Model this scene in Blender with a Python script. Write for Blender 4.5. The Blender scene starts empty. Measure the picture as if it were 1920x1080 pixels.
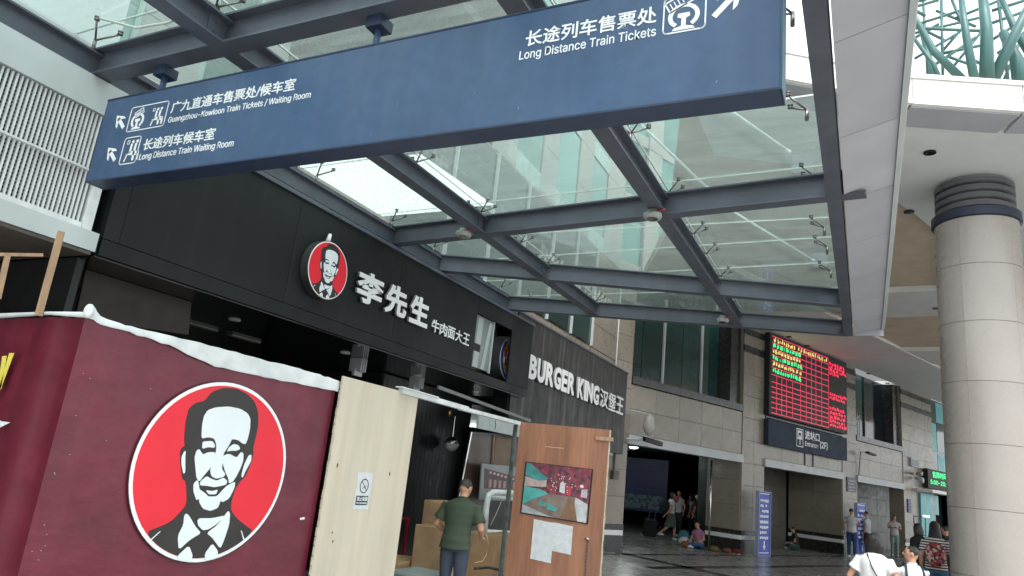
import bpy, bmesh, math, random
from mathutils import Vector, Matrix
random.seed(7)
sc = bpy.context.scene
R_ = math.radians

# ------------------------------------------------------------------ camera
cam_d = bpy.data.cameras.new("camera"); cam = bpy.data.objects.new("camera", cam_d)
sc.collection.objects.link(cam); sc.camera = cam
EYE = Vector((0, 0, 1.75))
fpx = 1326.36
def vc(px, py): return Vector((px - 960, -(py - 540), -fpx))
Xc = -vc(-1724, 595).normalized(); Yc = vc(1624, 957).normalized(); Zc = Xc.cross(Yc).normalized()
Yc = Zc.cross(Xc).normalized()
M3 = Matrix((Xc, Yc, Zc))                     # camera vector -> world vector
cam.matrix_world = Matrix.Translation(EYE) @ M3.to_4x4()
cam_d.sensor_width = 36; cam_d.lens = fpx * 36 / 1920
cam_d.clip_start = 0.05; cam_d.clip_end = 2000

# ------------------------------------------------------------------ world, sun, exposure
w = bpy.data.worlds.new("World"); sc.world = w; w.use_nodes = True
nt = w.node_tree; nt.nodes.clear()
SUN_EL, SUN_AZ = R_(58), R_(150)
sky = nt.nodes.new('ShaderNodeTexSky'); sky.sky_type = 'NISHITA'; sky.sun_disc = False
sky.sun_elevation = SUN_EL; sky.sun_rotation = SUN_AZ; sky.air_density = 2.0; sky.dust_density = 6.0
hs = nt.nodes.new('ShaderNodeHueSaturation'); hs.inputs['Saturation'].default_value = 0.25
mixc = nt.nodes.new('ShaderNodeMix'); mixc.data_type = 'RGBA'; mixc.inputs[0].default_value = 0.6
mixc.inputs[7].default_value = (9.0, 9.6, 10.0, 1)
bg = nt.nodes.new('ShaderNodeBackground'); bg.inputs[1].default_value = 0.13
out = nt.nodes.new('ShaderNodeOutputWorld')
nt.links.new(sky.outputs[0], hs.inputs['Color']); nt.links.new(hs.outputs[0], mixc.inputs[6])
nt.links.new(mixc.outputs[2], bg.inputs[0]); nt.links.new(bg.outputs[0], out.inputs[0])
sd = bpy.data.lights.new("sun", 'SUN'); sd.energy = 1.0; sd.angle = R_(30); sd.color = (1, .97, .92)
so = bpy.data.objects.new("sun", sd); sc.collection.objects.link(so)
sv = Vector((math.sin(SUN_AZ) * math.cos(SUN_EL), math.cos(SUN_AZ) * math.cos(SUN_EL), math.sin(SUN_EL)))
so.rotation_euler = sv.to_track_quat('Z', 'Y').to_euler(); so.location = (0, 0, 60)
sc.view_settings.view_transform = 'Standard'; sc.view_settings.look = 'None'
sc.view_settings.exposure = 1.15; sc.view_settings.gamma = 1; sc.view_settings.use_curve_mapping = False
sc.cycles.max_bounces = 10; sc.cycles.diffuse_bounces = 5; sc.cycles.transparent_max_bounces = 16
sc.cycles.use_denoising = True

# ------------------------------------------------------------------ materials
def mat(name, col, rough=.6, metal=0., var=.12, scale=4., bump=.05, bscale=60., spec=.5, fleck=0., fscale=250., rnd=0.,
        streak=0., streak_col=(.3, .3, .3), emit=None, estr=0., stretch=None, trans=0.):
    m = bpy.data.materials.new(name); m.use_nodes = True
    N, L = m.node_tree.nodes, m.node_tree.links
    b = N['Principled BSDF']; b.inputs['Roughness'].default_value = rough; b.inputs['Metallic'].default_value = metal
    b.inputs['Specular IOR Level'].default_value = spec
    tc = N.new('ShaderNodeTexCoord'); mp = N.new('ShaderNodeMapping'); L.new(tc.outputs['Object'], mp.inputs[0])
    oi = N.new('ShaderNodeObjectInfo'); ml = N.new('ShaderNodeVectorMath'); ml.operation = 'ADD'
    mm = N.new('ShaderNodeMath'); mm.operation = 'MULTIPLY'; mm.inputs[1].default_value = 40
    L.new(oi.outputs['Random'], mm.inputs[0]); L.new(mp.outputs[0], ml.inputs[0]); L.new(mm.outputs[0], ml.inputs[1])
    if stretch: mp.inputs['Scale'].default_value = stretch
    def noise(s, d=4):
        n = N.new('ShaderNodeTexNoise'); n.inputs['Scale'].default_value = s; n.inputs['Detail'].default_value = d
        L.new(ml.outputs[0], n.inputs['Vector']); return n
    def ramp(src, a, c, p0=.3, p1=.7):
        r = N.new('ShaderNodeMapRange'); r.inputs[1].default_value = p0; r.inputs[2].default_value = p1
        r.inputs[3].default_value = a; r.inputs[4].default_value = c; L.new(src, r.inputs[0]); return r.outputs[0]
    val = ramp(noise(scale).outputs['Fac'], 1 - var, 1 + var)
    if rnd:
        a = N.new('ShaderNodeMath'); a.operation = 'MULTIPLY'; L.new(val, a.inputs[0])
        L.new(ramp(oi.outputs['Random'], 1 - rnd, 1 + rnd, 0, 1), a.inputs[1]); val = a.outputs[0]
    if fleck:
        a = N.new('ShaderNodeMath'); a.operation = 'MULTIPLY'; L.new(val, a.inputs[0])
        L.new(ramp(noise(fscale, 2).outputs['Fac'], 1 - fleck, 1 + fleck, .35, .65), a.inputs[1]); val = a.outputs[0]
    h = N.new('ShaderNodeVectorMath'); h.operation = 'SCALE'; h.inputs[0].default_value = col[:3]; L.new(val, h.inputs['Scale'])
    c_out = h.outputs[0]
    if streak:
        n = N.new('ShaderNodeTexNoise'); n.inputs['Scale'].default_value = 1; n.inputs['Detail'].default_value = 5
        mp2 = N.new('ShaderNodeMapping'); mp2.inputs['Scale'].default_value = (9, 9, .5); L.new(tc.outputs['Object'], mp2.inputs[0])
        L.new(mp2.outputs[0], n.inputs['Vector'])
        mx = N.new('ShaderNodeMix'); mx.data_type = 'RGBA'; L.new(ramp(n.outputs['Fac'], 0, streak, .5, .75), mx.inputs[0])
        L.new(c_out, mx.inputs[6]); mx.inputs[7].default_value = (*streak_col, 1); c_out = mx.outputs[2]
    L.new(c_out, b.inputs['Base Color'])
    L.new(ramp(noise(scale * 1.7).outputs['Fac'], max(0, rough - .08), min(1, rough + .08)), b.inputs['Roughness'])
    if bump:
        bn = N.new('ShaderNodeBump'); bn.inputs['Strength'].default_value = bump; bn.inputs['Distance'].default_value = .02
        L.new(noise(bscale).outputs['Fac'], bn.inputs['Height']); L.new(bn.outputs[0], b.inputs['Normal'])
    if emit: b.inputs['Emission Color'].default_value = (*emit, 1); b.inputs['Emission Strength'].default_value = estr
    return m
def glass_mat(name, tint, dirt, dcol, rough=.03):
    m = bpy.data.materials.new(name); m.use_nodes = True; N, L = m.node_tree.nodes, m.node_tree.links
    N.clear(); o = N.new('ShaderNodeOutputMaterial'); t = N.new('ShaderNodeBsdfTransparent'); t.inputs[0].default_value = (*tint, 1)
    g = N.new('ShaderNodeBsdfGlossy'); g.inputs['Roughness'].default_value = rough
    d = N.new('ShaderNodeBsdfTranslucent'); d.inputs[0].default_value = (*dcol, 1)
    d2 = N.new('ShaderNodeBsdfDiffuse'); d2.inputs[0].default_value = (*dcol, 1)
    md = N.new('ShaderNodeMixShader'); md.inputs[0].default_value = .35; L.new(d.outputs[0], md.inputs[1]); L.new(d2.outputs[0], md.inputs[2])
    fr = N.new('ShaderNodeFresnel'); ge = N.new('ShaderNodeNewGeometry'); ir = N.new('ShaderNodeMapRange'); ir.inputs[3].default_value = 1.5; ir.inputs[4].default_value = 1 / 1.5
    L.new(ge.outputs['Backfacing'], ir.inputs[0]); L.new(ir.outputs[0], fr.inputs[0])
    tc = N.new('ShaderNodeTexCoord'); mp = N.new('ShaderNodeMapping'); mp.inputs['Scale'].default_value = (.45, 3.4, 1); mp.inputs['Rotation'].default_value = (0, 0, .08)
    n = N.new('ShaderNodeTexNoise'); n.inputs['Scale'].default_value = 3.0; n.inputs['Detail'].default_value = 8; n.inputs['Roughness'].default_value = .65
    L.new(tc.outputs['Object'], mp.inputs[0]); L.new(mp.outputs[0], n.inputs['Vector'])
    r = N.new('ShaderNodeMapRange'); r.inputs[1].default_value = .3; r.inputs[2].default_value = .75
    r.inputs[3].default_value = dirt * .6; r.inputs[4].default_value = dirt * 1.35; L.new(n.outputs['Fac'], r.inputs[0])
    m1 = N.new('ShaderNodeMixShader'); L.new(r.outputs[0], m1.inputs[0]); L.new(t.outputs[0], m1.inputs[1]); L.new(md.outputs[0], m1.inputs[2])
    m2 = N.new('ShaderNodeMixShader'); L.new(fr.outputs[0], m2.inputs[0]); L.new(m1.outputs[0], m2.inputs[1]); L.new(g.outputs[0], m2.inputs[2])
    L.new(m2.outputs[0], o.inputs[0]); return m
def wave_mat(name, c1, c2, scale, rough=.8, axis='Z', p0=.45, p1=.55, dist=.3):
    m = bpy.data.materials.new(name); m.use_nodes = True; N, L = m.node_tree.nodes, m.node_tree.links
    b = N['Principled BSDF']; b.inputs['Roughness'].default_value = rough
    tc = N.new('ShaderNodeTexCoord'); wv = N.new('ShaderNodeTexWave'); wv.bands_direction = axis
    wv.inputs['Scale'].default_value = scale; wv.inputs['Distortion'].default_value = dist; wv.inputs['Detail Scale'].default_value = 2
    L.new(tc.outputs['Object'], wv.inputs['Vector'])
    r = N.new('ShaderNodeMapRange'); r.inputs[1].default_value = p0; r.inputs[2].default_value = p1; L.new(wv.outputs['Fac'], r.inputs[0])
    mx = N.new('ShaderNodeMix'); mx.data_type = 'RGBA'; mx.inputs[6].default_value = (*c1, 1); mx.inputs[7].default_value = (*c2, 1)
    L.new(r.outputs[0], mx.inputs[0]); L.new(mx.outputs[2], b.inputs['Base Color']); return m
def spot_mat(name, cols, scale, rough=.8):
    m = bpy.data.materials.new(name); m.use_nodes = True; N, L = m.node_tree.nodes, m.node_tree.links
    b = N['Principled BSDF']; b.inputs['Roughness'].default_value = rough
    tc = N.new('ShaderNodeTexCoord'); v = N.new('ShaderNodeTexVoronoi'); v.inputs['Scale'].default_value = scale
    L.new(tc.outputs['Object'], v.inputs['Vector'])
    cr = N.new('ShaderNodeValToRGB'); cr.color_ramp.interpolation = 'CONSTANT'
    sp = N.new('ShaderNodeSeparateColor'); L.new(v.outputs['Color'], sp.inputs[0]); L.new(sp.outputs[0], cr.inputs[0])
    e = cr.color_ramp.elements; e[0].color = (*cols[0], 1); e[1].color = (*cols[-1], 1); e[1].position = (len(cols) - 1) / len(cols)
    for i in range(1, len(cols) - 1):
        q = e.new(i / len(cols)); q.color = (*cols[i], 1)
    L.new(cr.outputs[0], b.inputs['Base Color']); return m

STEEL = mat('canopy_steel', (.080, .092, .118), .45, .0, .15, 3, .03, 80, streak=.25, streak_col=(.12, .125, .14))
SPID = mat('fitting_metal', (.22, .21, .20), .35, .8, .1, 9, 0)
CHROME = mat('brushed_chrome', (.6, .6, .6), .25, 1., .05, 3, 0)
GLASS = glass_mat('canopy_glass', (.83, .90, .88), .20, (.50, .56, .54))
SEAL = mat('glass_edge', (.62, .68, .64), .5, 0, .15, 8, 0)
SHEET = None
BLUE = mat('blue_sign_paint', (.045, .088, .178), .42, 0, .10, 1.5, .02, 30, fleck=.05, fscale=12, streak=.30, streak_col=(.085, .125, .20))
BLUED = mat('blue_sign_edge', (.02, .035, .075), .45, 0, .15, 3, .02)
WHITE = mat('white_lettering', (.82, .84, .86), .5, 0, .04, 6, 0)
BLACKP = mat('black_fascia_paint', (.007, .009, .011), .5, 0, .25, 1.2, .04, 20, spec=.3, streak=.10, streak_col=(.05, .055, .055))
BLACKD = mat('black_interior', (.008, .009, .010), .5, 0, .2, 3, .03)
BLACKG = mat('black_gloss', (.012, .012, .014), .10, 0, .1, 3, .01, 5)
STREAKY = mat('weathered_black_panel', (.02, .021, .021), .5, 0, .25, 2, .05, 30, streak=.75, streak_col=(.13, .12, .115))
RED = mat('logo_red', (.72, .012, .03), .45, 0, .04, 4, .02)
LOGOK = mat('logo_black', (.022, .020, .019), .5, 0, .1, 4, .02)
LOGOW = mat('logo_white', (.72, .77, .80), .5, 0, .03, 4, .02)
ACRYL = mat('white_acrylic', (.80, .81, .82), .35, 0, .04, 4, 0)
ACRYLS = mat('acrylic_side', (.22, .23, .24), .5, 0, .1, 4, 0)
MAROON = mat('maroon_banner', (.128, .012, .028), .42, 0, .16, 2.2, .55, 3.2, fleck=.06, fscale=14, stretch=(1, 1, 1.8), streak=.25, streak_col=(.17, .035, .055))
FOAM = mat('white_foam', (.66, .69, .70), .6, 0, .16, 5, .35, 9)
PLY = mat('pale_plywood', (.58, .52, .42), .6, 0, .06, 2.5, .12, 25, fleck=.03, fscale=7, stretch=(1, 1.6, .22), streak=.25, streak_col=(.50, .40, .27))
PLYE = mat('plywood_edge', (.55, .47, .35), .8, 0, .2, 30, .1)
BROWN = mat('brown_plywood', (.33, .145, .085), .55, 0, .25, 1.4, .08, 20, fleck=.10, fscale=9, stretch=(3.2, 3.2, .35))
PAPER = mat('paper', (.62, .63, .66), .8, 0, .08, 12, .25, 14)
WOOD = mat('raw_timber', (.42, .27, .17), .7, 0, .2, 5, .2, 30, stretch=(8, 8, 1))
KRAFT = mat('brown_cardboard', (.36, .225, .125), .75, 0, .16, 5, .35, 12)
LGREY = mat('light_grey_metal', (.42, .45, .46), .45, 0, .08, 2, .02)
WGREY = mat('white_grey_fascia', (.50, .55, .56), .45, 0, .08, 2, .02)
VENT = mat('vent_white', (.68, .70, .72), .5, 0, .12, 9, 0)
VENTX = mat('vent_cross', (.30, .32, .33), .6, 0, .15, 9, 0)
VENTD = mat('vent_dark', (.006, .008, .010), .8, 0, .1, 3, 0)
PANEL = mat('gutter_panel', (.40, .40, .44), .5, 0, .07, 2, .02, rnd=.05)
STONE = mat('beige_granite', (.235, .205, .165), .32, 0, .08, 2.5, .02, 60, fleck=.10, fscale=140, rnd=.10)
STONE_SHADE = mat('shaded_granite', (.13, .12, .10), .35, 0, .12, 2.5, .02, 60, fleck=.10, fscale=140, rnd=.10)  # facade granite with the hall's shade darkened into its colour
STONED = mat('dark_granite', (.025, .024, .024), .25, 0, .2, 5, .02, rnd=.1)
COLST = mat('column_granite', (.345, .315, .29), .28, 0, .03, 2, .01, 60, fleck=.10, fscale=160, rnd=.025)
CEIL = mat('white_ceiling_paint', (.68, .69, .68), .6, 0, .05, 1.5, .02)
BEIGE = mat('beige_ceiling_panel', (.62, .50, .385), .7, 0, .12, 1.5, .05, rnd=.05)
RINGW = mat('ring_white_stone', (.78, .77, .74), .5, 0, .06, 2, .03)
TEALST = mat('teal_steel', (.045, .13, .128), .4, 0, .15, 2, .03)
TWG = mat('tower_cladding', (.34, .355, .34), .5, 0, .08, .6, .02, rnd=.06)
TWT = mat('tower_glass', (.10, .26, .225), .10, .65, .15, .5, .02, 1.2, spec=.9, rnd=.25)
TWF = mat('tower_fin', (.30, .46, .42), .3, 0, .1, 2, 0)
WINT = mat('teal_window_glass', (.012, .042, .038), .05, 0, .3, .6, .01, 1.0, spec=.6, rnd=.25)
WIND = mat('dark_window_glass', (.008, .014, .018), .06, 0, .2, 1, .01, 1.0, spec=.6)
TEALP = mat('teal_panel', (.10, .40, .42), .4, 0, .08, 2, .02)
PAVE = mat('plaza_paving', (.38, .37, .35), .7, 0, .12, 1, .05)  # unseen plaza ground, made pale to bounce light up to the ceilings
FLOOR = mat('granite_floor', (.22, .225, .22), .25, 0, .08, .8, .008, 40, fleck=.06, fscale=90)
FLOORD = mat('dark_floor_band', (.015, .016, .017), .2, 0, .2, 2, .02)
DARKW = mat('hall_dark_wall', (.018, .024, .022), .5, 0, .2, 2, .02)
HALLB = mat('hall_blue_board', (.008, .015, .10), .4, 0, .3, 1.2, .02)
CORR = mat('corridor_grey', (.05, .05, .045), .6)
NAVY = mat('navy_sign', (.014, .028, .055), .75, 0, .1, 2, .02)
ABLUE = mat('blue_board', (.02, .05, .38), .4, 0, .08, 3, .02)
LEDK = mat('led_black', (.012, .012, .011), .6, 0, .2, 8, 0)
LEDR = mat('led_red', (.5, .01, .03), .5, emit=(1, .03, .09), estr=.55)
LEDL = mat('led_red_line', (.3, .01, .03), .5, emit=(1, .05, .12), estr=.30)
LEDY = mat('led_yellow', (.5, .4, .15), .5, emit=(1, .74, .22), estr=.40)
LEDG = mat('led_green', (.05, .6, .2), .5, emit=(.03, 1, .28), estr=.5)
LAMP = mat('lit_lamp', (.9, .9, .9), .5, emit=(.9, 1, .95), estr=1.4)
SKIN = mat('skin', (.45, .24, .16), .5, 0, .06, 6, .02, spec=.35)
HAIR = mat('black_hair', (.010, .008, .008), .38, 0, .4, 12, .8, 40, stretch=(3, 3, .4))
HAIRG = mat('greying_hair', (.035, .028, .024), .6, 0, .3, 40, .4, 120)
REDST = mat('red_tube', (.35, .01, .03), .45)
def cloth(n, c, r=.85): return mat(n, c, r, 0, .12, 6, .35, 9, spec=.2)

# ------------------------------------------------------------------ builders
ORG = {}
def link(o): sc.collection.objects.link(o); return o
def thing(name, label, cat, loc, group=None):
    o = bpy.data.objects.new(name, None); link(o); o.location = loc; ORG[o.name] = Vector(loc)
    o.empty_display_size = .1; o['label'] = label; o['category'] = cat
    if group: o['group'] = group
    return o
def tag(o, label, cat, group=None):
    o['label'] = label; o['category'] = cat
    if group: o['group'] = group
    return o
class MB:
    def __init__(s): s.v = []; s.f = []
    def add(s, vs, fs):
        k = len(s.v); s.v += [Vector(p) for p in vs]; s.f += [tuple(i + k for i in f) for f in fs]; return s
    def box(s, o, a, b, c):                     # corner + three edge vectors
        o, a, b, c = map(Vector, (o, a, b, c))
        vs = [o, o + a, o + a + b, o + b, o + c, o + a + c, o + a + b + c, o + b + c]
        fs = [(0, 3, 2, 1), (4, 5, 6, 7), (0, 1, 5, 4), (1, 2, 6, 5), (2, 3, 7, 6), (3, 0, 4, 7)]
        if a.cross(b).dot(c) < 0: fs = [f[::-1] for f in fs]
        return s.add(vs, fs)
    def bx(s, x0, x1, y0, y1, z0, z1):
        return s.box((x0, y0, z0), (x1 - x0, 0, 0), (0, y1 - y0, 0), (0, 0, z1 - z0))
    def bar(s, p, q, wd, ht, up=(0, 0, 1)):     # rectangular bar along p-q, centred
        p, q = Vector(p), Vector(q); d = (q - p); up = Vector(up); sd = d.cross(up).normalized(); u2 = sd.cross(d).normalized()
        return s.box(p - sd * wd / 2 - u2 * ht / 2, d, sd * wd, u2 * ht)
    def ibeam(s, p, q, wd, ht, tw=.012, tf=.016):   # p,q bottom centre line
        p, q = Vector(p), Vector(q); d = q - p; sd = d.cross(Vector((0, 0, 1))).normalized(); u = Vector((0, 0, 1))
        s.box(p - sd * wd / 2, d, sd * wd, u * tf); s.box(p - sd * wd / 2 + u * (ht - tf), d, sd * wd, u * tf)
        s.box(p - sd * tw / 2 + u * tf, d, sd * tw, u * (ht - 2 * tf)); return s
    def tube(s, pts, r, n=8, cap=True):
        pts = [Vector(p) for p in pts]; rs = r if isinstance(r, (list, tuple)) else [r] * len(pts)
        k = len(s.v); ref = None
        for i, p in enumerate(pts):
            d = (pts[min(i + 1, len(pts) - 1)] - pts[max(i - 1, 0)]).normalized()
            if ref is None: ref = Vector((0, 0, 1)) if abs(d.z) < .9 else Vector((1, 0, 0))
            a = d.cross(ref).normalized(); b = d.cross(a).normalized(); ref = -b if False else ref
            for j in range(n):
                t = 2 * math.pi * j / n; s.v.append(p + (a * math.cos(t) + b * math.sin(t)) * rs[i])
        for i in range(len(pts) - 1):
            for j in range(n):
                j2 = (j + 1) % n; s.f.append((k + i * n + j, k + (i + 1) * n + j, k + (i + 1) * n + j2, k + i * n + j2))
        if cap:
            s.f.append(tuple(k + j for j in range(n))); s.f.append(tuple(k + (len(pts) - 1) * n + j for j in reversed(range(n))))
        return s
    def loft(s, rings, n=16):                   # rings: (centre, ax, ay) vectors
        k = len(s.v)
        for c, a, b in rings:
            c, a, b = Vector(c), Vector(a), Vector(b)
            for j in range(n):
                t = 2 * math.pi * j / n; s.v.append(c + a * math.cos(t) + b * math.sin(t))
        for i in range(len(rings) - 1):
            for j in range(n):
                j2 = (j + 1) % n; s.f.append((k + i * n + j, k + i * n + j2, k + (i + 1) * n + j2, k + (i + 1) * n + j))
        s.f.append(tuple(k + j for j in reversed(range(n)))); s.f.append(tuple(k + (len(rings) - 1) * n + j for j in range(n)))
        return s
    def lathe(s, c, prof, n=24):                # prof: (r, z)
        c = Vector(c); return s.loft([(c + Vector((0, 0, z)), (r, 0, 0), (0, r, 0)) for r, z in prof], n)
    def ell(s, c, rx, ry, rz, n=14, m=8, rot=None):
        c = Vector(c); rot = rot or Matrix.Identity(3); rg = []
        for i in range(1, m):
            t = -math.pi / 2 + math.pi * i / m; q = math.cos(t)
            rg.append((c + rot @ Vector((0, 0, math.sin(t) * rz)), rot @ Vector((rx * q, 0, 0)), rot @ Vector((0, ry * q, 0))))
        return s.loft(rg, n)
    def poly(s, pts, off):                      # planar polygon extruded by off
        pts = [Vector(p) for p in pts]; off = Vector(off); n = len(pts); k = len(s.v)
        s.v += pts + [p + off for p in pts]
        s.f.append(tuple(k + i for i in range(n))); s.f.append(tuple(k + n + i for i in reversed(range(n))))
        for i in range(n):
            j = (i + 1) % n; s.f.append((k + i, k + n + i, k + n + j, k + j))
        return s
    def build(s, name, m, parent=None, smooth=False, kind=None, local=False, org=None, fix=True):
        if parent is not None: o0 = Vector((0, 0, 0)) if local else ORG.get(parent.name, Vector((0, 0, 0)))
        else: o0 = Vector(org) if org is not None else Vector((0, 0, 0))
        me = bpy.data.meshes.new(name); me.from_pydata([v - o0 for v in s.v], [], s.f)
        if fix:
            b = bmesh.new(); b.from_mesh(me); bmesh.ops.recalc_face_normals(b, faces=b.faces)
            if any(len(f.verts) > 4 for f in b.faces): bmesh.ops.triangulate(b, faces=[f for f in b.faces if len(f.verts) > 4])
            b.to_mesh(me); b.free()
        if smooth:
            for p in me.polygons: p.use_smooth = True
        me.materials.append(m); o = bpy.data.objects.new(name, me); link(o)
        if parent is not None: o.parent = parent; ORG[o.name] = o0
        else: o.location = o0; ORG[o.name] = o0
        if kind: o['kind'] = kind
        return o
def inst(me, name, parent, loc, rot=None, m=None):
    o = bpy.data.objects.new(name, me); link(o); o.parent = parent
    o0 = ORG.get(parent.name, Vector((0, 0, 0))) if parent is not None else Vector((0, 0, 0))
    mw = (rot.to_4x4() if rot is not None else Matrix.Identity(4)); o.matrix_local = Matrix.Translation(Vector(loc) - o0) @ mw
    ORG[o.name] = o0; return o
_pm = {}
def slab_mesh(w_, h_, t_, m, name):             # box in x(0..w), z(0..h), y(0..t) with chamfered front
    key = (round(w_, 3), round(h_, 3), round(t_, 3), m.name)
    if key in _pm: return _pm[key]
    c = min(.004, t_ * .4); b = MB(); g = c
    b.add([(0, t_, 0), (w_, t_, 0), (w_, t_, h_), (0, t_, h_), (0, c, 0), (w_, c, 0), (w_, c, h_), (0, c, h_),
           (g, 0, g), (w_ - g, 0, g), (w_ - g, 0, h_ - g), (g, 0, h_ - g)],
          [(0, 3, 2, 1)[::-1], (0, 1, 5, 4), (1, 2, 6, 5), (2, 3, 7, 6), (3, 0, 4, 7), (4, 5, 9, 8), (5, 6, 10, 9), (6, 7, 11, 10), (7, 4, 8, 11), (8, 9, 10, 11)])
    me = bpy.data.meshes.new(name); me.from_pydata(b.v, [], b.f); me.materials.append(m)
    bm = bmesh.new(); bm.from_mesh(me); bmesh.ops.recalc_face_normals(bm, faces=bm.faces); bm.to_mesh(me); bm.free()
    _pm[key] = me; return me
def clad(parent, name, O, U, Wd, H, du, dv, t_, m, gap=.008, V=(0, 0, 1), stag=0):
    """separate cladding slabs; O lower-left corner of backing face, U unit along, outward = U x V negative"""
    O, U, V = Vector(O), Vector(U).normalized(), Vector(V).normalized(); nrm = U.cross(V).normalized()   # outward
    nu, nv = max(1, round(Wd / du)), max(1, round(H / dv)); pw, ph = Wd / nu, H / nv
    rot = Matrix((U, -nrm, V)).transposed()
    me = slab_mesh(pw - gap, ph - gap, t_, m, name)
    for i in range(nu):
        for j in range(nv):
            inst(me, name, parent, O + U * (i * pw + gap / 2) + V * (j * ph + gap / 2) + nrm * (t_ + .001), rot)
import os
UIF = None
try:
    for fd_ in bpy.utils.resource_path('LOCAL'), :
        fp_ = os.path.join(fd_, 'datafiles', 'fonts', 'Inter.woff2')
        if os.path.exists(fp_): UIF = bpy.data.fonts.load(fp_)
except Exception: UIF = None
def text_data(s, bold=0., ext=0., res=3, plain=False):
    cu = bpy.data.curves.new('text', 'FONT'); cu.body = s; cu.size = 1; cu.offset = bold; cu.extrude = ext; cu.resolution_u = res
    if UIF and s.isascii() and bold < .025 and not plain: cu.font = UIF
    o = bpy.data.objects.new('tmp', cu); link(o); dg = bpy.context.evaluated_depsgraph_get()
    me = bpy.data.meshes.new_from_object(o.evaluated_get(dg)); bpy.data.objects.remove(o); bpy.data.curves.remove(cu); return me
def text(name, s, O, U, wd, ht, m, parent, bold=.01, depth=.004, V=(0, 0, 1), shear=0, side=None):
    """text fitted in a wd x ht box with lower-left O along U/V; depth outward"""
    O, U, V = Vector(O), Vector(U).normalized(), Vector(V).normalized(); n = U.cross(V).normalized()
    me = text_data(s, bold, .5)
    m0 = text_data(s, .0001, 0, plain=True) if bold > .025 else me
    xs = [v.co.x for v in m0.vertices]; ys = [v.co.y for v in m0.vertices]; gb = bold if m0 is not me else 0
    x0, x1, y0, y1 = min(xs) - gb, max(xs) + gb, min(ys) - gb, max(ys) + gb
    for v in me.vertices: v.co.x = min(max(v.co.x, x0), x1); v.co.y = min(max(v.co.y, y0), y1)
    o0 = ORG.get(parent.name, Vector((0, 0, 0)))
    for v in me.vertices:
        c = v.co; v.co = O + U * ((c.x - x0) / (x1 - x0) * wd + shear * (c.y - y0)) + V * ((c.y - y0) / (y1 - y0) * ht) + n * ((c.z + .5) * depth) - o0
    me.update(); me.materials.clear(); me.materials.append(m)
    if side:
        me.materials.append(side)
        for p in me.polygons:
            if abs(p.normal.dot(n)) < .5: p.material_index = 1
    me.name = name; o = bpy.data.objects.new(name, me); link(o); o.parent = parent; ORG[o.name] = o0
    return o
def stuffed(o): o['kind'] = 'stuff'; return o

# facade frame of the station: origin, along, outward
FA = Vector((-5.9, 19.4, 0)); FU = Vector((math.sin(R_(22)), math.cos(R_(22)), 0)); FN = Vector((math.cos(R_(22)), -math.sin(R_(22)), 0))
def F(s, d, z): return FA + FU * s + FN * d + Vector((0, 0, z))

# ================================================================== SETTING
g = MB().add([(-600, -600, 0), (600, -600, 0), (600, 600, 0), (-600, 600, 0)], [(0, 1, 2, 3)]).build('ground', PAVE, kind='structure')
MB().poly([(-12, 8.4, .002), (9, 8.4, .002), (32, 90, .002), (-30, 90, .002), (-30, 22, .002), (-12, 16, .002)], (0, 0, .004)).build('granite_floor', FLOOR, kind='structure')
b = MB()
b.box(F(-2, 2.3, .010), FU * 60, FN * .3, (0, 0, .001)); b.box(F(-2, .35, .010), FU * 60, FN * .22, (0, 0, .001))
b.box((-6.6, 19.3, .010), (4.2, -2.2, 0), (.15, .28, 0), (0, 0, .001))
b.build('floor_band', FLOORD, g)

# ================================================================== STATION BUILDING
st = thing('station_building', 'beige stone railway station front with shaded ground floor openings and teal upper windows', 'station', FA)
body = MB()
S_END = 60
def fbox(mb, s0, s1, d0, d1, z0, z1): return mb.box(F(s0, d0, z0), FU * (s1 - s0), FN * (d1 - d0), (0, 0, z1 - z0))
piers = [(-1.0, 0.0), (5.95, 7.4), (13.5, 14.85), (19.8, 23.75)]
for a_, b_ in piers: fbox(body, a_, b_, (-1.25 if a_ < 7 else -2.2) if a_ < 19 else -.6, 0, 0, 7.6)
opens = [(0, 5.95), (7.4, 13.5), (14.85, 19.8)]
for a_, b_ in opens: fbox(body, a_, b_, -.5, -.02, 3.1, 4.5)
body.build('wall', STONE, st)
STJ = .03
for a_, b_ in piers:
    for z0, z1, n in ((.70, 2.85, 3), (2.85, 6.58, 5), (6.82, 7.2, 1), (7.42, 7.6, 1)):
        clad(st, 'stone_slab', F(a_, 0, z0), FU, b_ - a_, z1 - z0, .9, (z1 - z0) / n, .03, STONE)
    for q in ((0, .045, 0, .42), (0, .045, .56, .70), (0, .04, 6.58, 6.82), (0, .04, 7.2, 7.42)):
        bm_ = MB(); fbox(bm_, a_ - .01, b_ + .01, *q); bm_.build('dark_band', STONED, st)
    pl = MB(); fbox(pl, a_ - .005, b_ + .005, 0, .04, .425, .555); pl.build('pale_band', CEIL, st)
    if a_ < 19:
        for q, m_ in (((0, .42), STONED), ((.56, .70), STONED), ((.425, .555), CEIL)):
            bm_ = MB(); fbox(bm_, a_ - .04, a_, -1.25 if a_ < 7 else -2.2, -.002, *q); bm_.build('dark_band' if m_ is STONED else 'pale_band', m_, st)
    if a_ > 0 and a_ < 19:                       # inner side wall facing the opening
        for z0, z1, n in ((.70, 3.05, 3),):
            dj = 1.25 if a_ < 7 else 2.2
            clad(st, 'stone_slab', F(a_, -dj, z0), FN, dj, z1 - z0, 1.1, (z1 - z0) / n, .03, STONE)
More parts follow.
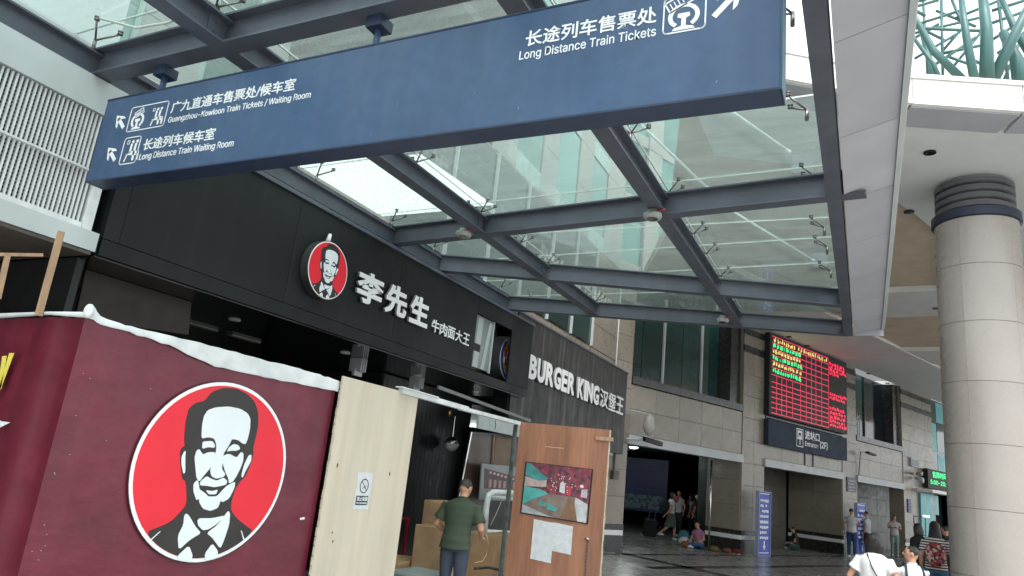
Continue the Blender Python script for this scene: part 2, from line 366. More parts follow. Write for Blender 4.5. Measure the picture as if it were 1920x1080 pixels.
for k, (a_, b_) in enumerate(opens):
    clad(st, 'stone_slab', F(a_ + .02, -.02, 3.12), FU, b_ - a_ - .04, 1.38, 1.25, .69, .03, STONE)
    l = MB(); fbox(l, a_ - .05, b_ + .0, -.3, .10, 2.84, 3.1); l.build('lintel', LGREY, st)
    s_ = MB(); fbox(s_, a_ + .01, b_ - .01, -.5, .06, 4.52, 4.74); s_.build('sill', STONED, st)
    # upper window set back
    W = MB(); fbox(W, a_, b_ - .0, -.62, -.56, 4.74, 7.55)
    fr = W.build('window', WIND, st)
    nsp = 5 if k == 0 else 4
    for i in range(nsp):
        x0 = a_ + .05 + (b_ - a_ - .75) * i / nsp; x1 = a_ + .05 + (b_ - a_ - .75) * (i + 1) / nsp
        p = MB(); fbox(p, x0 + .015, x1 - .015, -.55, -.53, 4.8, 7.5); p.build('pane', WINT if not (k == 2 and i > 1) else WIND, fr)
    mu = MB(); 
    for i in ((2, 4) if nsp == 5 else (2,)):
        x0 = a_ + .05 + (b_ - a_ - .75) * i / nsp; fbox(mu, x0 - .035, x0 + .035, -.54, -.47, 4.75, 7.52)
    fbox(mu, a_ + .02, b_ - .02, -.56, -.48, 4.745, 4.79)
    mu.build('mullion', LGREY if k == 0 else STONED, fr)
    dk = MB(); fbox(dk, b_ - .62, b_ - .02, -.56, -.10, 4.76, 7.5); dk.build('side_return', STONED, st)
# railing mirrored in the third window, its reflection modelled as bars
rl = MB()
for i in range(7): fbox(rl, 15.0 + i * .24, 15.03 + i * .24, -.50, -.47, 4.8, 5.75)
rl.tube([F(14.9, -.46, 5.0), F(16.4, -.46, 5.7)], .02); rl.tube([F(14.9, -.46, 4.85), F(16.4, -.46, 5.35)], .02)
rl.build('reflected_railing', LGREY, st)
# beyond fourth pier: teal glazing and ticket hall
w4 = MB(); fbox(w4, 23.75, 34, -.3, -.2, 3.1, 7.6); w4o = w4.build('window', WIND, st)
for i in range(6):
    for z0, z1 in ((3.2, 4.9), (5.0, 6.4), (6.5, 7.5)):
        p = MB(); fbox(p, 23.8 + i * 1.25, 24.98 + i * 1.25, -.19, -.17, z0, z1); p.build('pane', TEALP if (i + int(z0)) % 3 else WINT, w4o)
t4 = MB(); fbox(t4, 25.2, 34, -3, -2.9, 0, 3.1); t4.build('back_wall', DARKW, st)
d4 = MB(); fbox(d4, 21.6, 23.2, .05, .12, .05, 2.8); d4.build('teal_door_panel', TEALP, st)
d5 = MB(); fbox(d5, 23.5, 24.3, -.1, 0, 1.9, 2.8); d5.build('teal_door_panel', TEALP, st)
# side pilaster at the wing corner, rain pipe
pp = MB().tube([F(-.88, .14, 2.6), F(-.88, .14, 7.5)], .035, 8); pp.build('rain_pipe', LGREY, st, True)
# interior hall
h = MB()
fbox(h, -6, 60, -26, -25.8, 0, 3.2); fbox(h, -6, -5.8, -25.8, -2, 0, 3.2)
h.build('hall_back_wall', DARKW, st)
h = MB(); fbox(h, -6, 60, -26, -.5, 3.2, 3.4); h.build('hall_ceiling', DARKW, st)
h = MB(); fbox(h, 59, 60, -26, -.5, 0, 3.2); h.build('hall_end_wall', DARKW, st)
h = MB(); fbox(h, -1, 60, -6, -2.7, 3.42, 9.2); h.build('upper_storey_core', STONED, st)
h = MB(); fbox(h, 34, 60, -.6, 0, 0, 7.55); h.build('far_wall', STONE, st)
# inner pillars and partitions
h = MB(); fbox(h, 7.45, 25.1, -2.6, -2.3, 0, 3.2); h.build('hall_partition', DARKW, st)
clad(st, 'stone_slab', F(10.0, -2.29, 0), FU, 3.4, 3.1, 1.1, .8, .03, STONE_SHADE)
clad(st, 'stone_slab', F(14.9, -2.29, 0), FU, 10.0, 3.1, 1.1, .8, .03, STONE_SHADE)
h = MB(); fbox(h, 7.45, 9.9, -2.29, -2.25, 0, 3.0); h.build('dark_doorway', BLACKD, st)
h = MB().tube([F(5.0, -.5, 0), F(5.0, -.5, 2.8)], .03, 10); h.build('steel_pole', CHROME, st, True)
h = MB(); fbox(h, 8, 9.2, -16, -15, 0, 3.2); h.build('hall_pillar', STONE_SHADE, st)
# notice on far jamb
clb = MB().box((-9.4, 31, .72), (1.85, 0, 0), (0, .06, 0), (0, 0, 2.2)); cb = clb.build('notice_board', HALLB)
tag(cb, 'large dark blue notice board with pale picture strip inside the left station opening', 'notice board')
q = MB().box((-9.35, 30.98, .82), (1.75, 0, 0), (0, .015, 0), (0, 0, .58)); q.build('picture_strip', spot_mat('pale_map', [(.10, .16, .20), (.20, .26, .30), (.04, .08, .12), (.15, .22, .24)], 9), cb)
q = MB()
for i in range(6): q.box((-9.25, 30.985, 1.6 + i * .19), (1.3 + .25 * math.sin(i * 2), 0, 0), (0, .01, 0), (0, 0, .05))
q.build('text_row', mat('faint_blue', (.02, .04, .18), .5), cb)
for i, (p0, p1) in enumerate([(F(1.0, -9.5, 3.13), F(7.6, -7, 3.13)), (F(1.0, -8.3, 3.13), F(7.6, -5.8, 3.13))]):
    o = MB().bar(p0, p1, .12, .03).build('light_rail', LGREY)
    tag(o, ['farther pale ceiling track light in the station opening', 'nearer pale ceiling track light in the station opening'][i], 'ceiling rail')
for i, p in enumerate([F(1.2, -4.2, 3.17), F(1.1, -8.2, 3.10), F(3.2, -6.7, 3.10), F(5.6, -4.2, 3.10)]):
    o = MB().lathe(p, [(.14, -.03), (.17, 0), (.17, .025)], 14).build('ceiling_lamp', LAMP, org=p)
    tag(o, ['lit ceiling lamp just inside the left station opening, topmost', 'lit ceiling lamp at the left end of the track', 'lit ceiling lamp in the middle of the track', 'lit ceiling lamp at the right end of the track'][i], 'ceiling lamp', 'lit lamps in the station hall')
    pl2 = bpy.data.lights.new('hall_lamp_light', 'POINT'); pl2.energy = 16; pl2.shadow_soft_size = .15; pl2.color = (.9, 1, .96)
    po_ = link(bpy.data.objects.new('hall_lamp_light', pl2)); po_.location = p + Vector((0, 0, -.16)); po_.location.z = min(po_.location.z, 2.95)

# ---- upper roof and ring
rf = thing('station_roof', 'high white station ceiling with beige coffers and curved white front rim', 'roof', (2, 12, 7.55))
edge = [(-2.3, 8.75), (-.93, 9.48), (.72, 10.64), (2.15, 11.26), (4, 11.75), (8, 12.3), (14, 12.9)]
far = [(Vector((14, 60, 0))), F(50, .0, 0), F(20, .0, 0), F(5, .0, 0), F(.3, 0, 0), Vector((-4.2, 16, 0))]
def poly3(pts, z): return [Vector((p[0], p[1], z)) for p in pts]
up = MB().poly(poly3([(p[0], p[1] + .6) for p in edge] + [(p.x, p.y) for p in far], 7.72), (0, 0, .3)); up.build('roof_slab', BEIGE, rf)
# white perimeter band, facade band and cross beams below the beige coffers
def strip(pts_a, pts_b, z0, z1, name, m):
    b = MB()
    for i in range(len(pts_a) - 1):
        a0, a1, b0, b1 = [Vector((p[0], p[1], z0)) for p in (pts_a[i], pts_a[i + 1], pts_b[i], pts_b[i + 1])]
        b.poly([a0, a1, b1, b0], (0, 0, z1 - z0))
    return b.build(name, m, rf)
in_ = [(p[0], p[1] + (3.0 if p[0] < .8 else (2.2 if p[0] < 3 else 2.5))) for p in edge]
strip([(p[0], p[1] + .62) for p in edge], in_, 7.55, 7.72, 'white_ceiling_band', CEIL)
fb0 = [(F(.4, 0, 0).x, F(.4, 0, 0).y), (F(60, 0, 0).x, F(60, 0, 0).y)]
fb1 = [(F(.4, 2.9, 0).x, F(.4, 2.9, 0).y), (F(60, 2.9, 0).x, F(60, 2.9, 0).y)]
strip(fb0, fb1, 7.551, 7.72, 'white_ceiling_band', CEIL)
cl_ = MB()
for y0, y1 in ((20.7, 23.9), (28.9, 31.9), (37, 40)):
    cl_.poly([(-.6 if y0 < 25 else 0, y0 + .6, 7.553), (14, y0 - 1.2, 7.553), (14, y1 - 1.5, 7.553), (-.6 if y0 < 25 else 0, y1 + .3, 7.553)], (0, 0, .16))
cl_.build('white_cross_beam', CEIL, rf)
cl_ = MB().poly([(.2, 13.6, 7.554), (1.0, 15.3, 7.554), (1.7, 17, 7.554), (2.1, 20.9, 7.554), (6, 20.5, 7.554), (6, 13, 7.554)], (0, 0, .16)); cl_.build('white_ceiling_field', CEIL, rf)
ln = MB().bar(F(2, 3.0, 7.54), F(40, 3.0, 7.54), .12, .02); ln.build('trim_line', RINGW, rf)
# ring fascia: white vertical board panels, grey soffit step
for i in range(len(edge) - 1):
    a0, a1 = Vector((*edge[i], 0)), Vector((*edge[i + 1], 0)); n = max(1, round((a1 - a0).length / 1.6))
    dd = (a1 - a0) / n; nr = Vector((dd.y, -dd.x, 0)).normalized()
    for j in range(n):
        p = a0 + dd * j
        b = MB().box(p + Vector((0, 0, 7.52)) + dd * .004, dd * .992, -nr * .08, (0, 0, .40)); b.build('rim_panel', RINGW, rf)
        b = MB().box(p + Vector((0, 0, 7.50)) - nr * .085 + dd * .004, dd * .992, -nr * .56, (0, 0, .05)); b.build('rim_soffit_panel', PANEL, rf)
    b = MB().box(a0 + Vector((0, 0, 7.925)) + nr * .03, a1 - a0, -nr * .5, (0, 0, .07)); b.build('rim_coping', RINGW, rf)
for k, (x, y) in enumerate([(1.05, 12.41), (.87, 15.06), (1.91, 22.91), (-1.89, 28.6), (-1.14, 31.0), (-2.4, 27.0), (.2, 34.5), (1.0, 37)]):
    o = MB().lathe((x, y, 7.52), [(.07, .0), (.095, .005), (.095, .03)], 16).build('downlight', BLACKG, org=(x, y, 7.52))
    tag(o, ['unlit round downlight in the white ceiling nearest the curved rim', 'unlit round downlight in the ceiling beside the column top', 'small unlit downlight left of the column below its neck',
            'unlit downlight above the red display board, second from left', 'unlit downlight above the right end of the red board', 'unlit downlight above the left end of the red board',
            'unlit downlight over the third upper window', 'farthest unlit downlight by the fourth stone pier'][k], 'downlight', 'recessed downlights of the station ceiling')
# steel lattice above the rim
tr = thing('atrium_lattice', 'teal steel tree-like lattice of tubes above the white curved roof rim', 'steel lattice', (1.8, 13, 8))
def P3(px, py, Y):
    d = M3 @ vc(px, py); return EYE + d * (Y / d.y)
big = [([(1690, -10), (1722, 45), (1750, 95), (1815, 160)], .12, 14.2), ([(1800, -20), (1812, 70), (1830, 165)], .14, 13.6), ([(1840, -30), (1850, 60), (1850, 160)], .22, 14.0),
       ([(1945, -20), (1900, 70), (1858, 158)], .20, 14.4), ([(1870, -20), (1905, 60), (1960, 150)], .14, 15.0), ([(1705, 60), (1750, 120), (1765, 158)], .10, 15.0),
       ([(1880, 60), (1905, 110), (1915, 165)], .24, 14.8), ([(1728, 60), (1742, 110), (1745, 160)], .14, 15.6)]
for pts, r, Y in big:
    MB().tube([P3(x, y, Y) for x, y in pts], [r * .34, r * .48, r * .6, r * .7][:len(pts)], 10).build('lattice_tube', TEALST, tr, True)
thin = [((1690, 5), (1735, 30)), ((1700, 80), (1760, 45)), ((1715, 110), (1800, 60)), ((1740, 130), (1830, 70)), ((1790, 35), (1900, -10)), ((1730, -10), (1740, 150)), ((1855, 45), (1925, 20)), ((1860, 75), (1930, 30)), ((1690, 35), (1770, 75)), ((1820, 110), (1880, 140)), ((1920, 60), (1880, 155)), ((1755, 20), (1830, 50)), ((1690, 20), (1760, 0)), ((1690, 55), (1800, 20)), ((1690, 68), (1850, 30)), ((1700, 52), (1840, 58)), ((1765, 0), (1768, 150)), ((1768, 95), (1815, 40)), ((1768, 100), (1840, 85)),
        ((1775, 105), (1830, 125)), ((1790, 122), (1840, 60)), ((1860, 20), (1940, -5)), ((1870, 100), (1930, 60)), ((1785, 130), (1815, 150)), ((1872, 0), (1890, 150)), ((1785, 0), (1810, 60)),
        ((1900, 130), (1930, 100)), ((1690, 10), (1790, -15)), ((1900, 118), (1940, 112))]
tb = MB()
for i, (a, c) in enumerate(thin):
    MB().tube([P3(*a, 17 + (i % 3)), P3(*c, 17 + (i % 3))], .038, 6).build('lattice_rod', TEALST, tr, True)
# ---- column
cx, cy = 1.83, 14.0
CR = 1.13
def cz_(z): return 1.75 + (z - 1.75) * 1.13 if z > 1 else z
co = thing('granite_column', 'massive round grey granite column with dark ringed neck at the right', 'column', (cx, cy, 0))
MB().lathe((cx, cy, 0), [(.62, 0), (.62, 6.8)], 40).build('core', COLST, co, True)
def arc_slab(r0, r1, t0, t1, z0, z1, n=8):
    b = MB(); vs = []; 
    for i in range(n + 1):
        t = t0 + (t1 - t0) * i / n; c_, s_ = math.cos(t), math.sin(t)
        vs += [(cx + r0 * c_, cy + r0 * s_, z0), (cx + r1 * c_, cy + r1 * s_, z0), (cx + r1 * c_, cy + r1 * s_, z1), (cx + r0 * c_, cy + r0 * s_, z1)]
    fs = [(0, 1, 2, 3), (4 * n + 3, 4 * n + 2, 4 * n + 1, 4 * n)]
    for i in range(n):
        k = 4 * i
        for j in (0, 2, 3): fs.append((k + j, k + 4 + j, k + 4 + (j + 1) % 4, k + (j + 1) % 4))
    m0 = len(vs)
    for i in range(n + 1): vs += [vs[4 * i + 1], vs[4 * i + 2]]
    for i in range(n): fs.append((m0 + 2 * i, m0 + 2 * i + 1, m0 + 2 * i + 3, m0 + 2 * i + 2)[::-1])
    return b.add(vs, fs)
zs = [.5] + [cz_(q) for q in (1.05, 1.93, 2.81, 3.69, 4.57, 5.44, 6.18)]
for i in range(7):
    for k in range(5):
        t0 = k * 2 * math.pi / 5 + .42; o = arc_slab(.58, .638, t0 + .0018, t0 + 2 * math.pi / 5 - .0018, zs[i] + .004, zs[i + 1] - .004, 14).build('stone_slab', COLST, co, False, fix=False)
        nf = len(o.data.polygons)
        for q_, p in enumerate(o.data.polygons): p.use_smooth = q_ >= nf - 14
MB().lathe((cx, cy, 0), [(.68, 0), (.68, .42), (.645, .5)], 40).build('dark_base', STONED, co)
MB().lathe((cx, cy, 0), [(.65, 6.765), (.68, 6.775), (.68, 6.92), (.62, 6.93)], 48).build('dark_collar', mat('collar_blue', (.02, .03, .055), .4), co)
for i in range(4):
    z = 6.95 + i * .145; MB().lathe((cx, cy, z), [(.57, 0), (.61, .015), (.61, .095), (.57, .11)], 48).build('neck_ring', mat('neck_ring_metal', (.10, .10, .11), .45), co)
MB().lathe((cx, cy, 6.9), [(.53, 0), (.53, .66)], 32).build('neck_core', mat('neck_core', (.22, .22, .22), .6), co)

# ================================================================== WING BUILDING (behind the restaurants)
wg = thing('stone_wing', 'beige stone side wing with teal window band above the dark restaurant sign', 'building', (-6.2, 18, 0))
MB().bx(-8, -6.12, 7.7, 18.62, 3.4, 7.55).build('wall', STONE, wg)
clad(wg, 'stone_slab', (-6.12, 7.8, 4.62), (0, 1, 0), 10.8, .34, .62, .34, .03, STONE)
wn = MB().bx(-6.13, -6.10, 7.8, 16.4, 4.98, 7.5).build('window', STONED, wg)
for i in range(6): MB().bx(-6.10, -6.08, 7.84 + i * 1.43, 7.84 + (i + 1) * 1.43 - .05, 5.02, 7.46).build('pane', WINT, wn)
mb = MB()
for i in (1, 2, 3, 4, 5, 6): mb.bx(-6.10, -6.03, 7.79 + i * 1.43, 7.84 + i * 1.43, 4.98, 7.5)
mb.build('mullion', LGREY, wn)
clad(wg, 'stone_slab', (-6.12, 16.45, 4.98), (0, 1, 0), 2.1, 2.5, .7, .62, .03, STONE)

MB().bx(-12.5, -6.2, 10.6, 18.4, 7.56, 17).build('upper_core', STONED, wg)
y_ = 10.6
for i, wd_ in enumerate([.9, 1.25, .8, 1.3, .9, 1.25, 1.4]):
    for k_ in range(4):
        z_ = 7.58 + k_ * 2.3
        if i % 2 == 0: clad(wg, 'stone_slab', (-6.2, y_, z_), (0, 1, 0), wd_, 2.3, wd_, 1.15, .06, TWG)
        else:
            MB().bx(-6.2, -6.17, y_ + .02, y_ + wd_ - .02, z_ + .45, z_ + 2.28).build('pane', TWT, wg); MB().bx(-6.2, -6.14, y_ + .01, y_ + wd_ - .01, z_, z_ + .42).build('spandrel_panel', TWF, wg)
    y_ += wd_
b = MB(); fbox(b, -.9, 8, -4, -.7, 9.25, 17); b.build('upper_core', STONED, st)
for k_ in range(4):
    for i in range(5):
        z_ = 7.9 + k_ * 2.2
        b = MB(); fbox(b, -.85 + i * 1.75, -.15 + i * 1.75, -.7, -.55, z_, z_ + 2.18); b.build('upper_pilaster', TWG, st)
        b = MB(); fbox(b, -.14 + i * 1.75, .89 + i * 1.75, -.69, -.64, z_ + .4, z_ + 2.18); b.build('pane', TWT, st)
        b = MB(); fbox(b, -.14 + i * 1.75, .89 + i * 1.75, -.69, -.60, z_, z_ + .38); b.build('spandrel_panel', TWG, st)
# tower behind
tw = thing('office_tower', 'tall pale tower with teal glass strips seen through the glass canopy', 'building', (-12, 12, 0))
MB().bx(-26, -12.06, 2.0, 20.6, 0, 48).build('core', TWG, tw)
yy = 2.0; k = 0
wid = [1.3, 1.1, 1.4, 1.2, 1.5, 1.1, 1.35, 1.3, 1.3, 1.15, 1.4, 1.3, 3.2]
for wd_ in wid:
    y1 = min(yy + wd_, 20.6)
    if k % 2 == 0 and k < 12:
        clad(tw, 'facade_panel', (-12.06, yy, 3), (0, 1, 0), y1 - yy, 32, 1.4, 3.2, .06, TWG, .02)
    else:
        clad(tw, 'glass_panel', (-12.06, yy, 3), (0, 1, 0), y1 - yy, 32, 1.6, 3.2, .02, TWT, .03)
        n = 2 if k < 12 else 12
        for j in range(n + 1):
            if k >= 12 or j in (0, n): MB().bx(-12.04, -11.94, yy + (y1 - yy) * j / n - .025, yy + (y1 - yy) * j / n + .025, 3, 36).build('fin', TWF, tw)
    yy = y1; k += 1
    if yy >= 20.6: break

# ================================================================== GLASS CANOPY
ZB = 4.44; ZG = 4.85
cp = thing('glass_canopy', 'dark steel framed glass canopy with spider fittings over the walkway', 'canopy', (-2.8, 6, ZB))
XL = [-5.48, -4.06, -1.84, -.2]
def beamz(x): return ZB
cross = [((-5.75, 3.0), (-.2, 3.0)), ((-5.48, 7.14), (.05, 6.53)), ((-5.48, 8.30), (-.2, 10.52)), ((-5.70, 10.52), (-.2, 12.40))]
for (a, c) in cross:
    MB().ibeam((*a, ZB), (*c, ZB), .15, .24).build('cross_beam', STEEL, cp)
def yc(i, x):
    (a, c) = cross[i]; t = (x - a[0]) / (c[0] - a[0]); return a[1] + (c[1] - a[1]) * t
for x, wdt in ((-4.06, .15), (-1.84, .15)):
    ys = [-1.5] + [yc(i, x) for i in range(4)]
    for i in range(4):
        MB().ibeam((x, ys[i] + .01, ZB + .003), (x, ys[i + 1] - .01, ZB + .003), wdt, .20).build('long_beam', STEEL, cp)
MB().ibeam((-5.50, -1.5, ZB + .002), (-5.50, 10.6, ZB + .002), .12, .2).build('long_beam', STEEL, cp)
MB().bx(-.27, -.145, -1.5, 12.42, ZB - .004, ZB + .25).build('edge_beam', STEEL, cp)
MB().bx(-5.62, -5.46, 3.2, 11.4, 4.30, 4.43).build('gutter_rail', STEEL, cp)
# bolted plates at junctions
for i in range(4):
    for x in (-4.06, -1.84):
        y = yc(i, x); p = MB().bx(x + .006, x + .016, y - .17, y - .06, ZB + .03, ZB + .19).build('splice_plate', STEEL, cp)
        for dz in (.07, .15): MB().tube([(x + .016, y - .11, ZB + dz), (x + .032, y - .11, ZB + dz)], .016, 6).build('bolt', STEEL, p)
# panes: row boundaries as y at left and right edge
rows = [(-1.4, -1.4), (1.0, 1.0), (2.90, 2.90), (4.25, 4.15), (5.56, 5.40), (7.02, 6.72), (8.05, 8.1), (9.10, 8.75), (10.2, 9.75), (11.2, 11.0), (12.1, 12.5)]
cols = [(-5.75, -4.16), (-4.14, -1.86), (-1.84, -.30)]
def rowy(r, x):
    a, c = rows[r]; return a + (c - a) * (x + 5.6) / 5.4
sl = MB()
for r in range(len(rows) - 1):
    for ci, (x0, x1) in enumerate(cols):
        if r in (3,) and ci == 2: continue      # one pane is missing: open sky
        y00, y01, y10, y11 = rowy(r, x0) + .005, rowy(r, x1) + .005, rowy(r + 1, x0) - .005, rowy(r + 1, x1) - .005
        sag = random.uniform(-.004, .004)
        MB().poly([(x0, y00, ZG + sag), (x1, y01, ZG), (x1, y11, ZG), (x0, y10, ZG + sag)], (0, 0, .010)).build('glass_pane', GLASS, cp)
        for (p, q) in (((x0, y00), (x1, y01)),):
            sl.bar((p[0], p[1] - .005, ZG + .004), (q[0], q[1] - .005, ZG + .004), .009, .014)
for x in (-4.15, -1.85): sl.bar((x, -1.4, ZG + .004), (x, 12.2, ZG + .004), .012, .014)
stuffed(sl.build('pane_joint_seal', SEAL, cp))
# spider fittings
def spider(x, y, side):
    arm = MB(); z0 = ZB + .20
    arm.tube([(x, y, z0), (x, y, z0 + .10)], .014, 8); 
    ends = []
    for sx in side:
        for sy in (-1, 1):
            e = (x + sx * .13, y + sy * .10, ZG - .03); ends.append(e); arm.tube([(x, y, z0 + .09), e], .008, 6)
    o = arm.build('spider_fitting', SPID, cp, True)
    for e in ends: MB().lathe((e[0], e[1], ZG - .035), [(.010, 0), (.022, .004), (.022, .012), (.009, .016), (.009, .022), (.022, .026), (.022, .034)], 8).build('disc_clamp', SPID, o, True)
for x, side in ((-4.10, (-1, 1)), (-1.80, (-1, 1)), (-5.46, (1,)), (-.36, (-1,))):
    for r in range(1, 10):
        spider(x, rowy(r, x), side if r != 3 else (side[0],))
# lower brackets on beams for spiders, tension rods above the glass
for a, c in (((-1.83, 5.67, 4.98), (-1.50, 7.2, 4.95)), ((-1.22, 5.2, 4.98), (-.62, 6.5, 4.95)), ((-1.6, 7.4, 4.98), (-.6, 9.9, 4.95))):
    MB().tube([a, c], .014, 8).build('tension_rod', SEAL, cp, True)
    MB().tube([c, (c[0] + .02, c[1] + .08, c[2])], [.014, .03], 8).build('rod_end', SEAL, cp, True)
for y in (6.9, 10.0): MB().bx(-.60, -.40, y, y + .02, ZG + .03, ZG + .22).build('upstand_plate', STEEL, cp)
MB().tube([(-5.3, 2.8, 4.83), (-4.9, 2.86, 4.70), (-4.6, 2.90, 4.71), (-4.3, 2.95, 4.83)], .010, 6).build('loose_cable', SEAL, cp, True)
# lying white sheet on top of the glass
SHM = bpy.data.materials.new('white_translucent_sheet'); SHM.use_nodes = True
N, L = SHM.node_tree.nodes, SHM.node_tree.links; N.clear(); o_ = N.new('ShaderNodeOutputMaterial'); t_ = N.new('ShaderNodeBsdfTranslucent')
n_ = N.new('ShaderNodeTexNoise'); n_.inputs['Scale'].default_value = 38; n_.inputs['Detail'].default_value = 3
n2 = N.new('ShaderNodeTexNoise'); n2.inputs['Scale'].default_value = 1.6
mr = N.new('ShaderNodeMapRange'); mr.inputs[1].default_value = .42; mr.inputs[2].default_value = .55; mr.inputs[3].default_value = .75; mr.inputs[4].default_value = .98
L.new(n_.outputs['Fac'], mr.inputs[0]); cb_ = N.new('ShaderNodeCombineColor'); [L.new(mr.outputs[0], cb_.inputs[i]) for i in range(3)]
L.new(cb_.outputs[0], t_.inputs[0]); tp = N.new('ShaderNodeBsdfTransparent'); mxs = N.new('ShaderNodeMixShader'); mxs.inputs[0].default_value = .85
L.new(tp.outputs[0], mxs.inputs[1]); L.new(t_.outputs[0], mxs.inputs[2]); L.new(mxs.outputs[0], o_.inputs[0])
for lab, q in (('bright white frosted film lying in the canopy pane beside the black fascia', [(-5.70, 5.45), (-4.80, 5.49), (-4.40, 5.50), (-4.40, 7.08), (-5.70, 7.10)]),
               ('narrow white strip of frosted film right of the first middle canopy beam', [(-4.36, 5.56), (-4.10, 5.56), (-3.98, 7.02), (-4.36, 7.02)])):
    sh = MB().add([(x, y, ZG - .004) for x, y in q], [tuple(range(len(q)))]).build('white_film', SHM); tag(sh, lab, 'plastic film')
# round floodlights under the junctions
for k, (x, y) in enumerate([(-4.17, 6.72), (-1.87, 6.53), (-1.95, 11.05)]):
    f_ = thing('floodlight', ['unlit round grey floodlight under the canopy beam above the white characters', 'unlit round grey floodlight at the middle of the front cross beam', 'small round floodlight under the farthest canopy beam'][k], 'floodlight', (x, y, ZB), 'floodlights under the canopy')
    MB().lathe((x, y, ZB - .10), [(.055, 0), (.085, .004), (.095, .03), (.09, .055), (.05, .065), (.05, .098)], 20).build('housing', mat('lamp_grey', (.33, .35, .34), .45), f_, True)
    MB().lathe((x, y, ZB - .106), [(.01, 0), (.055, 0), (.055, .005)], 20).build('lens', WIND, f_)
    MB().tube([(x + .05, y, ZB - .02), (x + .12, y + .03, ZB + .01)], .010, 6).build('cable', REDST, f_)
# gutter cladding strip right of the canopy, its slabs slightly sloped
gs = thing('eave_cladding', 'long grey cladding strip of seamed panels along the right edge of the glass canopy', 'eave', (.1, 6, ZB))
yj = [-1.5, .3, 1.6, 2.86, 4.11, 5.37, 6.62, 7.88, 9.14, 10.4, 11.4, 12.38]
for i in range(len(yj) - 1):
    MB().poly([(-.125, yj[i] + .004, ZB), (-.125, yj[i + 1] - .004, ZB), (.27, yj[i + 1] - .004, ZB + .12), (.27, yj[i] + .004, ZB + .12)], (0, 0, .02)).build('eave_panel', PANEL, gs)
MB().poly([(.275, -1.5, ZB + .10), (.275, 12.38, ZB + .10), (.315, 12.38, ZB + .11), (.315, -1.5, ZB + .11)], (0, 0, .05)).build('edge_lip', LGREY, gs)
MB().bx(-.125, .30, 12.385, 12.41, ZB, ZB + .4).build('end_cap', PANEL, gs)
MB().bx(.30, .325, -1.5, 12.4, ZB + .17, ZB + .5).build('side_panel', RINGW, gs)
MB().bx(-.125, .295, -1.5, 12.38, ZB + .5, ZB + .52).build('top_panel', LGREY, gs)

# ================================================================== BLUE DIRECTION SIGN
sx0, sx1, sy0, sy1, sz0, sz1 = -5.23, -.31, 2.99, 3.14, 3.53, 4.2
sg = thing('direction_sign', 'long blue hanging sign board with white Chinese and English train directions and arrows', 'direction sign', (-2.8, 3.05, 3.53))
MB().bx(sx0, sx1, sy0, sy1 - .02, sz0 + .0, sz1).build('sign_box', BLUE, sg)
MB().bx(sx0 - .004, sx1 + .004, sy0 - .003, sy1, sz0 - .012, sz0 - .001).build('bottom_trim', BLUED, sg)
MB().bx(sx1 + .001, sx1 + .010, sy0 - .004, sy1, sz0 - .012, sz1 + .01).build('end_trim', mat('sign_end', (.03, .09, .14), .4), sg)
MB().bx(sx0, sx1, sy0 - .004, sy1, sz1 + .001, sz1 + .012).build('top_trim', BLUED, sg)
for x in (-4.72, -2.72, -.8):
    r_ = MB().tube([(x, 3.06, 4.205), (x, 3.06, 4.36)], .022, 10).build('hanger', BLUE, sg, True)
    MB().bx(x - .06, x + .06, 3.0, 3.12, 4.36, 4.435).build('hanger_bracket', BLUED, r_)
YS = 2.99; SX = Vector((1, 0, 0))
def st_text(s, x0, z0, x1, z1, bold=.012, name='lettering'):
    return text(name, s, (x0, YS, z0), SX, x1 - x0, z1 - z0, WHITE, sg, bold, .003)
st_text('广九直通车售票处/候车室', -4.447, 3.982, -3.27, 4.076)
st_text('Guangzhou-Kowloon Train Tickets / Waiting Room', -4.447, 3.895, -3.117, 3.955, .004)
st_text('长途列车候车室', -4.655, 3.712, -3.925, 3.805)
st_text('Long Distance Train Waiting Room', -4.667, 3.625, -3.722, 3.69, .004)
st_text('长途列车售票处', -1.617, 3.982, -.893, 4.082)
st_text('Long Distance Train Tickets', -1.645, 3.893, -.892, 3.962, .004)
def ribbon(mb, pts, wd, closed=False):          # flat polyline on sign plane, in (x,z)
    n = len(pts); P = [Vector((p[0], p[1])) for p in pts]
    for i in range(n if closed else n - 1):
        a, c = P[i], P[(i + 1) % n]; d = (c - a).normalized(); nn = Vector((-d.y, d.x)) * wd / 2; e = d * wd * .3
        q = [a - nn - e, c - nn + e, c + nn + e, a + nn - e]
        mb.poly([(v.x, YS, v.y) for v in q], (0, -.003, 0))
def rbox(x0, x1, z0, z1, r):
    out_ = []
    for cxx, czz, t0 in ((x1 - r, z1 - r, 0), (x0 + r, z1 - r, 90), (x0 + r, z0 + r, 180), (x1 - r, z0 + r, 270)):
        for k in range(4): t = R_(t0 + k * 30); out_.append((cxx + r * math.cos(t), czz + r * math.sin(t)))
    return out_
def arrow(name, x, z, L_, ang, wd=.030):
    c_, s_ = math.cos(ang), math.sin(ang); t = lambda a, b_: (x + a * c_ - b_ * s_, YS, z + a * s_ + b_ * c_)
    b = MB().poly([t(0, -wd / 2), t(L_ * .75, -wd / 2), t(L_ * .75, wd / 2), t(0, wd / 2)], (0, -.003, 0))
    b.poly([t(L_, 0), t(L_ * .52, wd * 1.75), t(L_ * .36, wd * 1.75), t(L_ * .62, wd * .3), t(L_ * .62, -wd * .3), t(L_ * .36, -wd * 1.75), t(L_ * .52, -wd * 1.75)], (0, -.003, 0))
    return b.build(name, WHITE, sg)
arrow('arrow', -4.945, 3.935, .165, R_(135)); arrow('arrow', -4.945, 3.667, .165, R_(135)); arrow('arrow', -.612, 3.955, .20, R_(47))
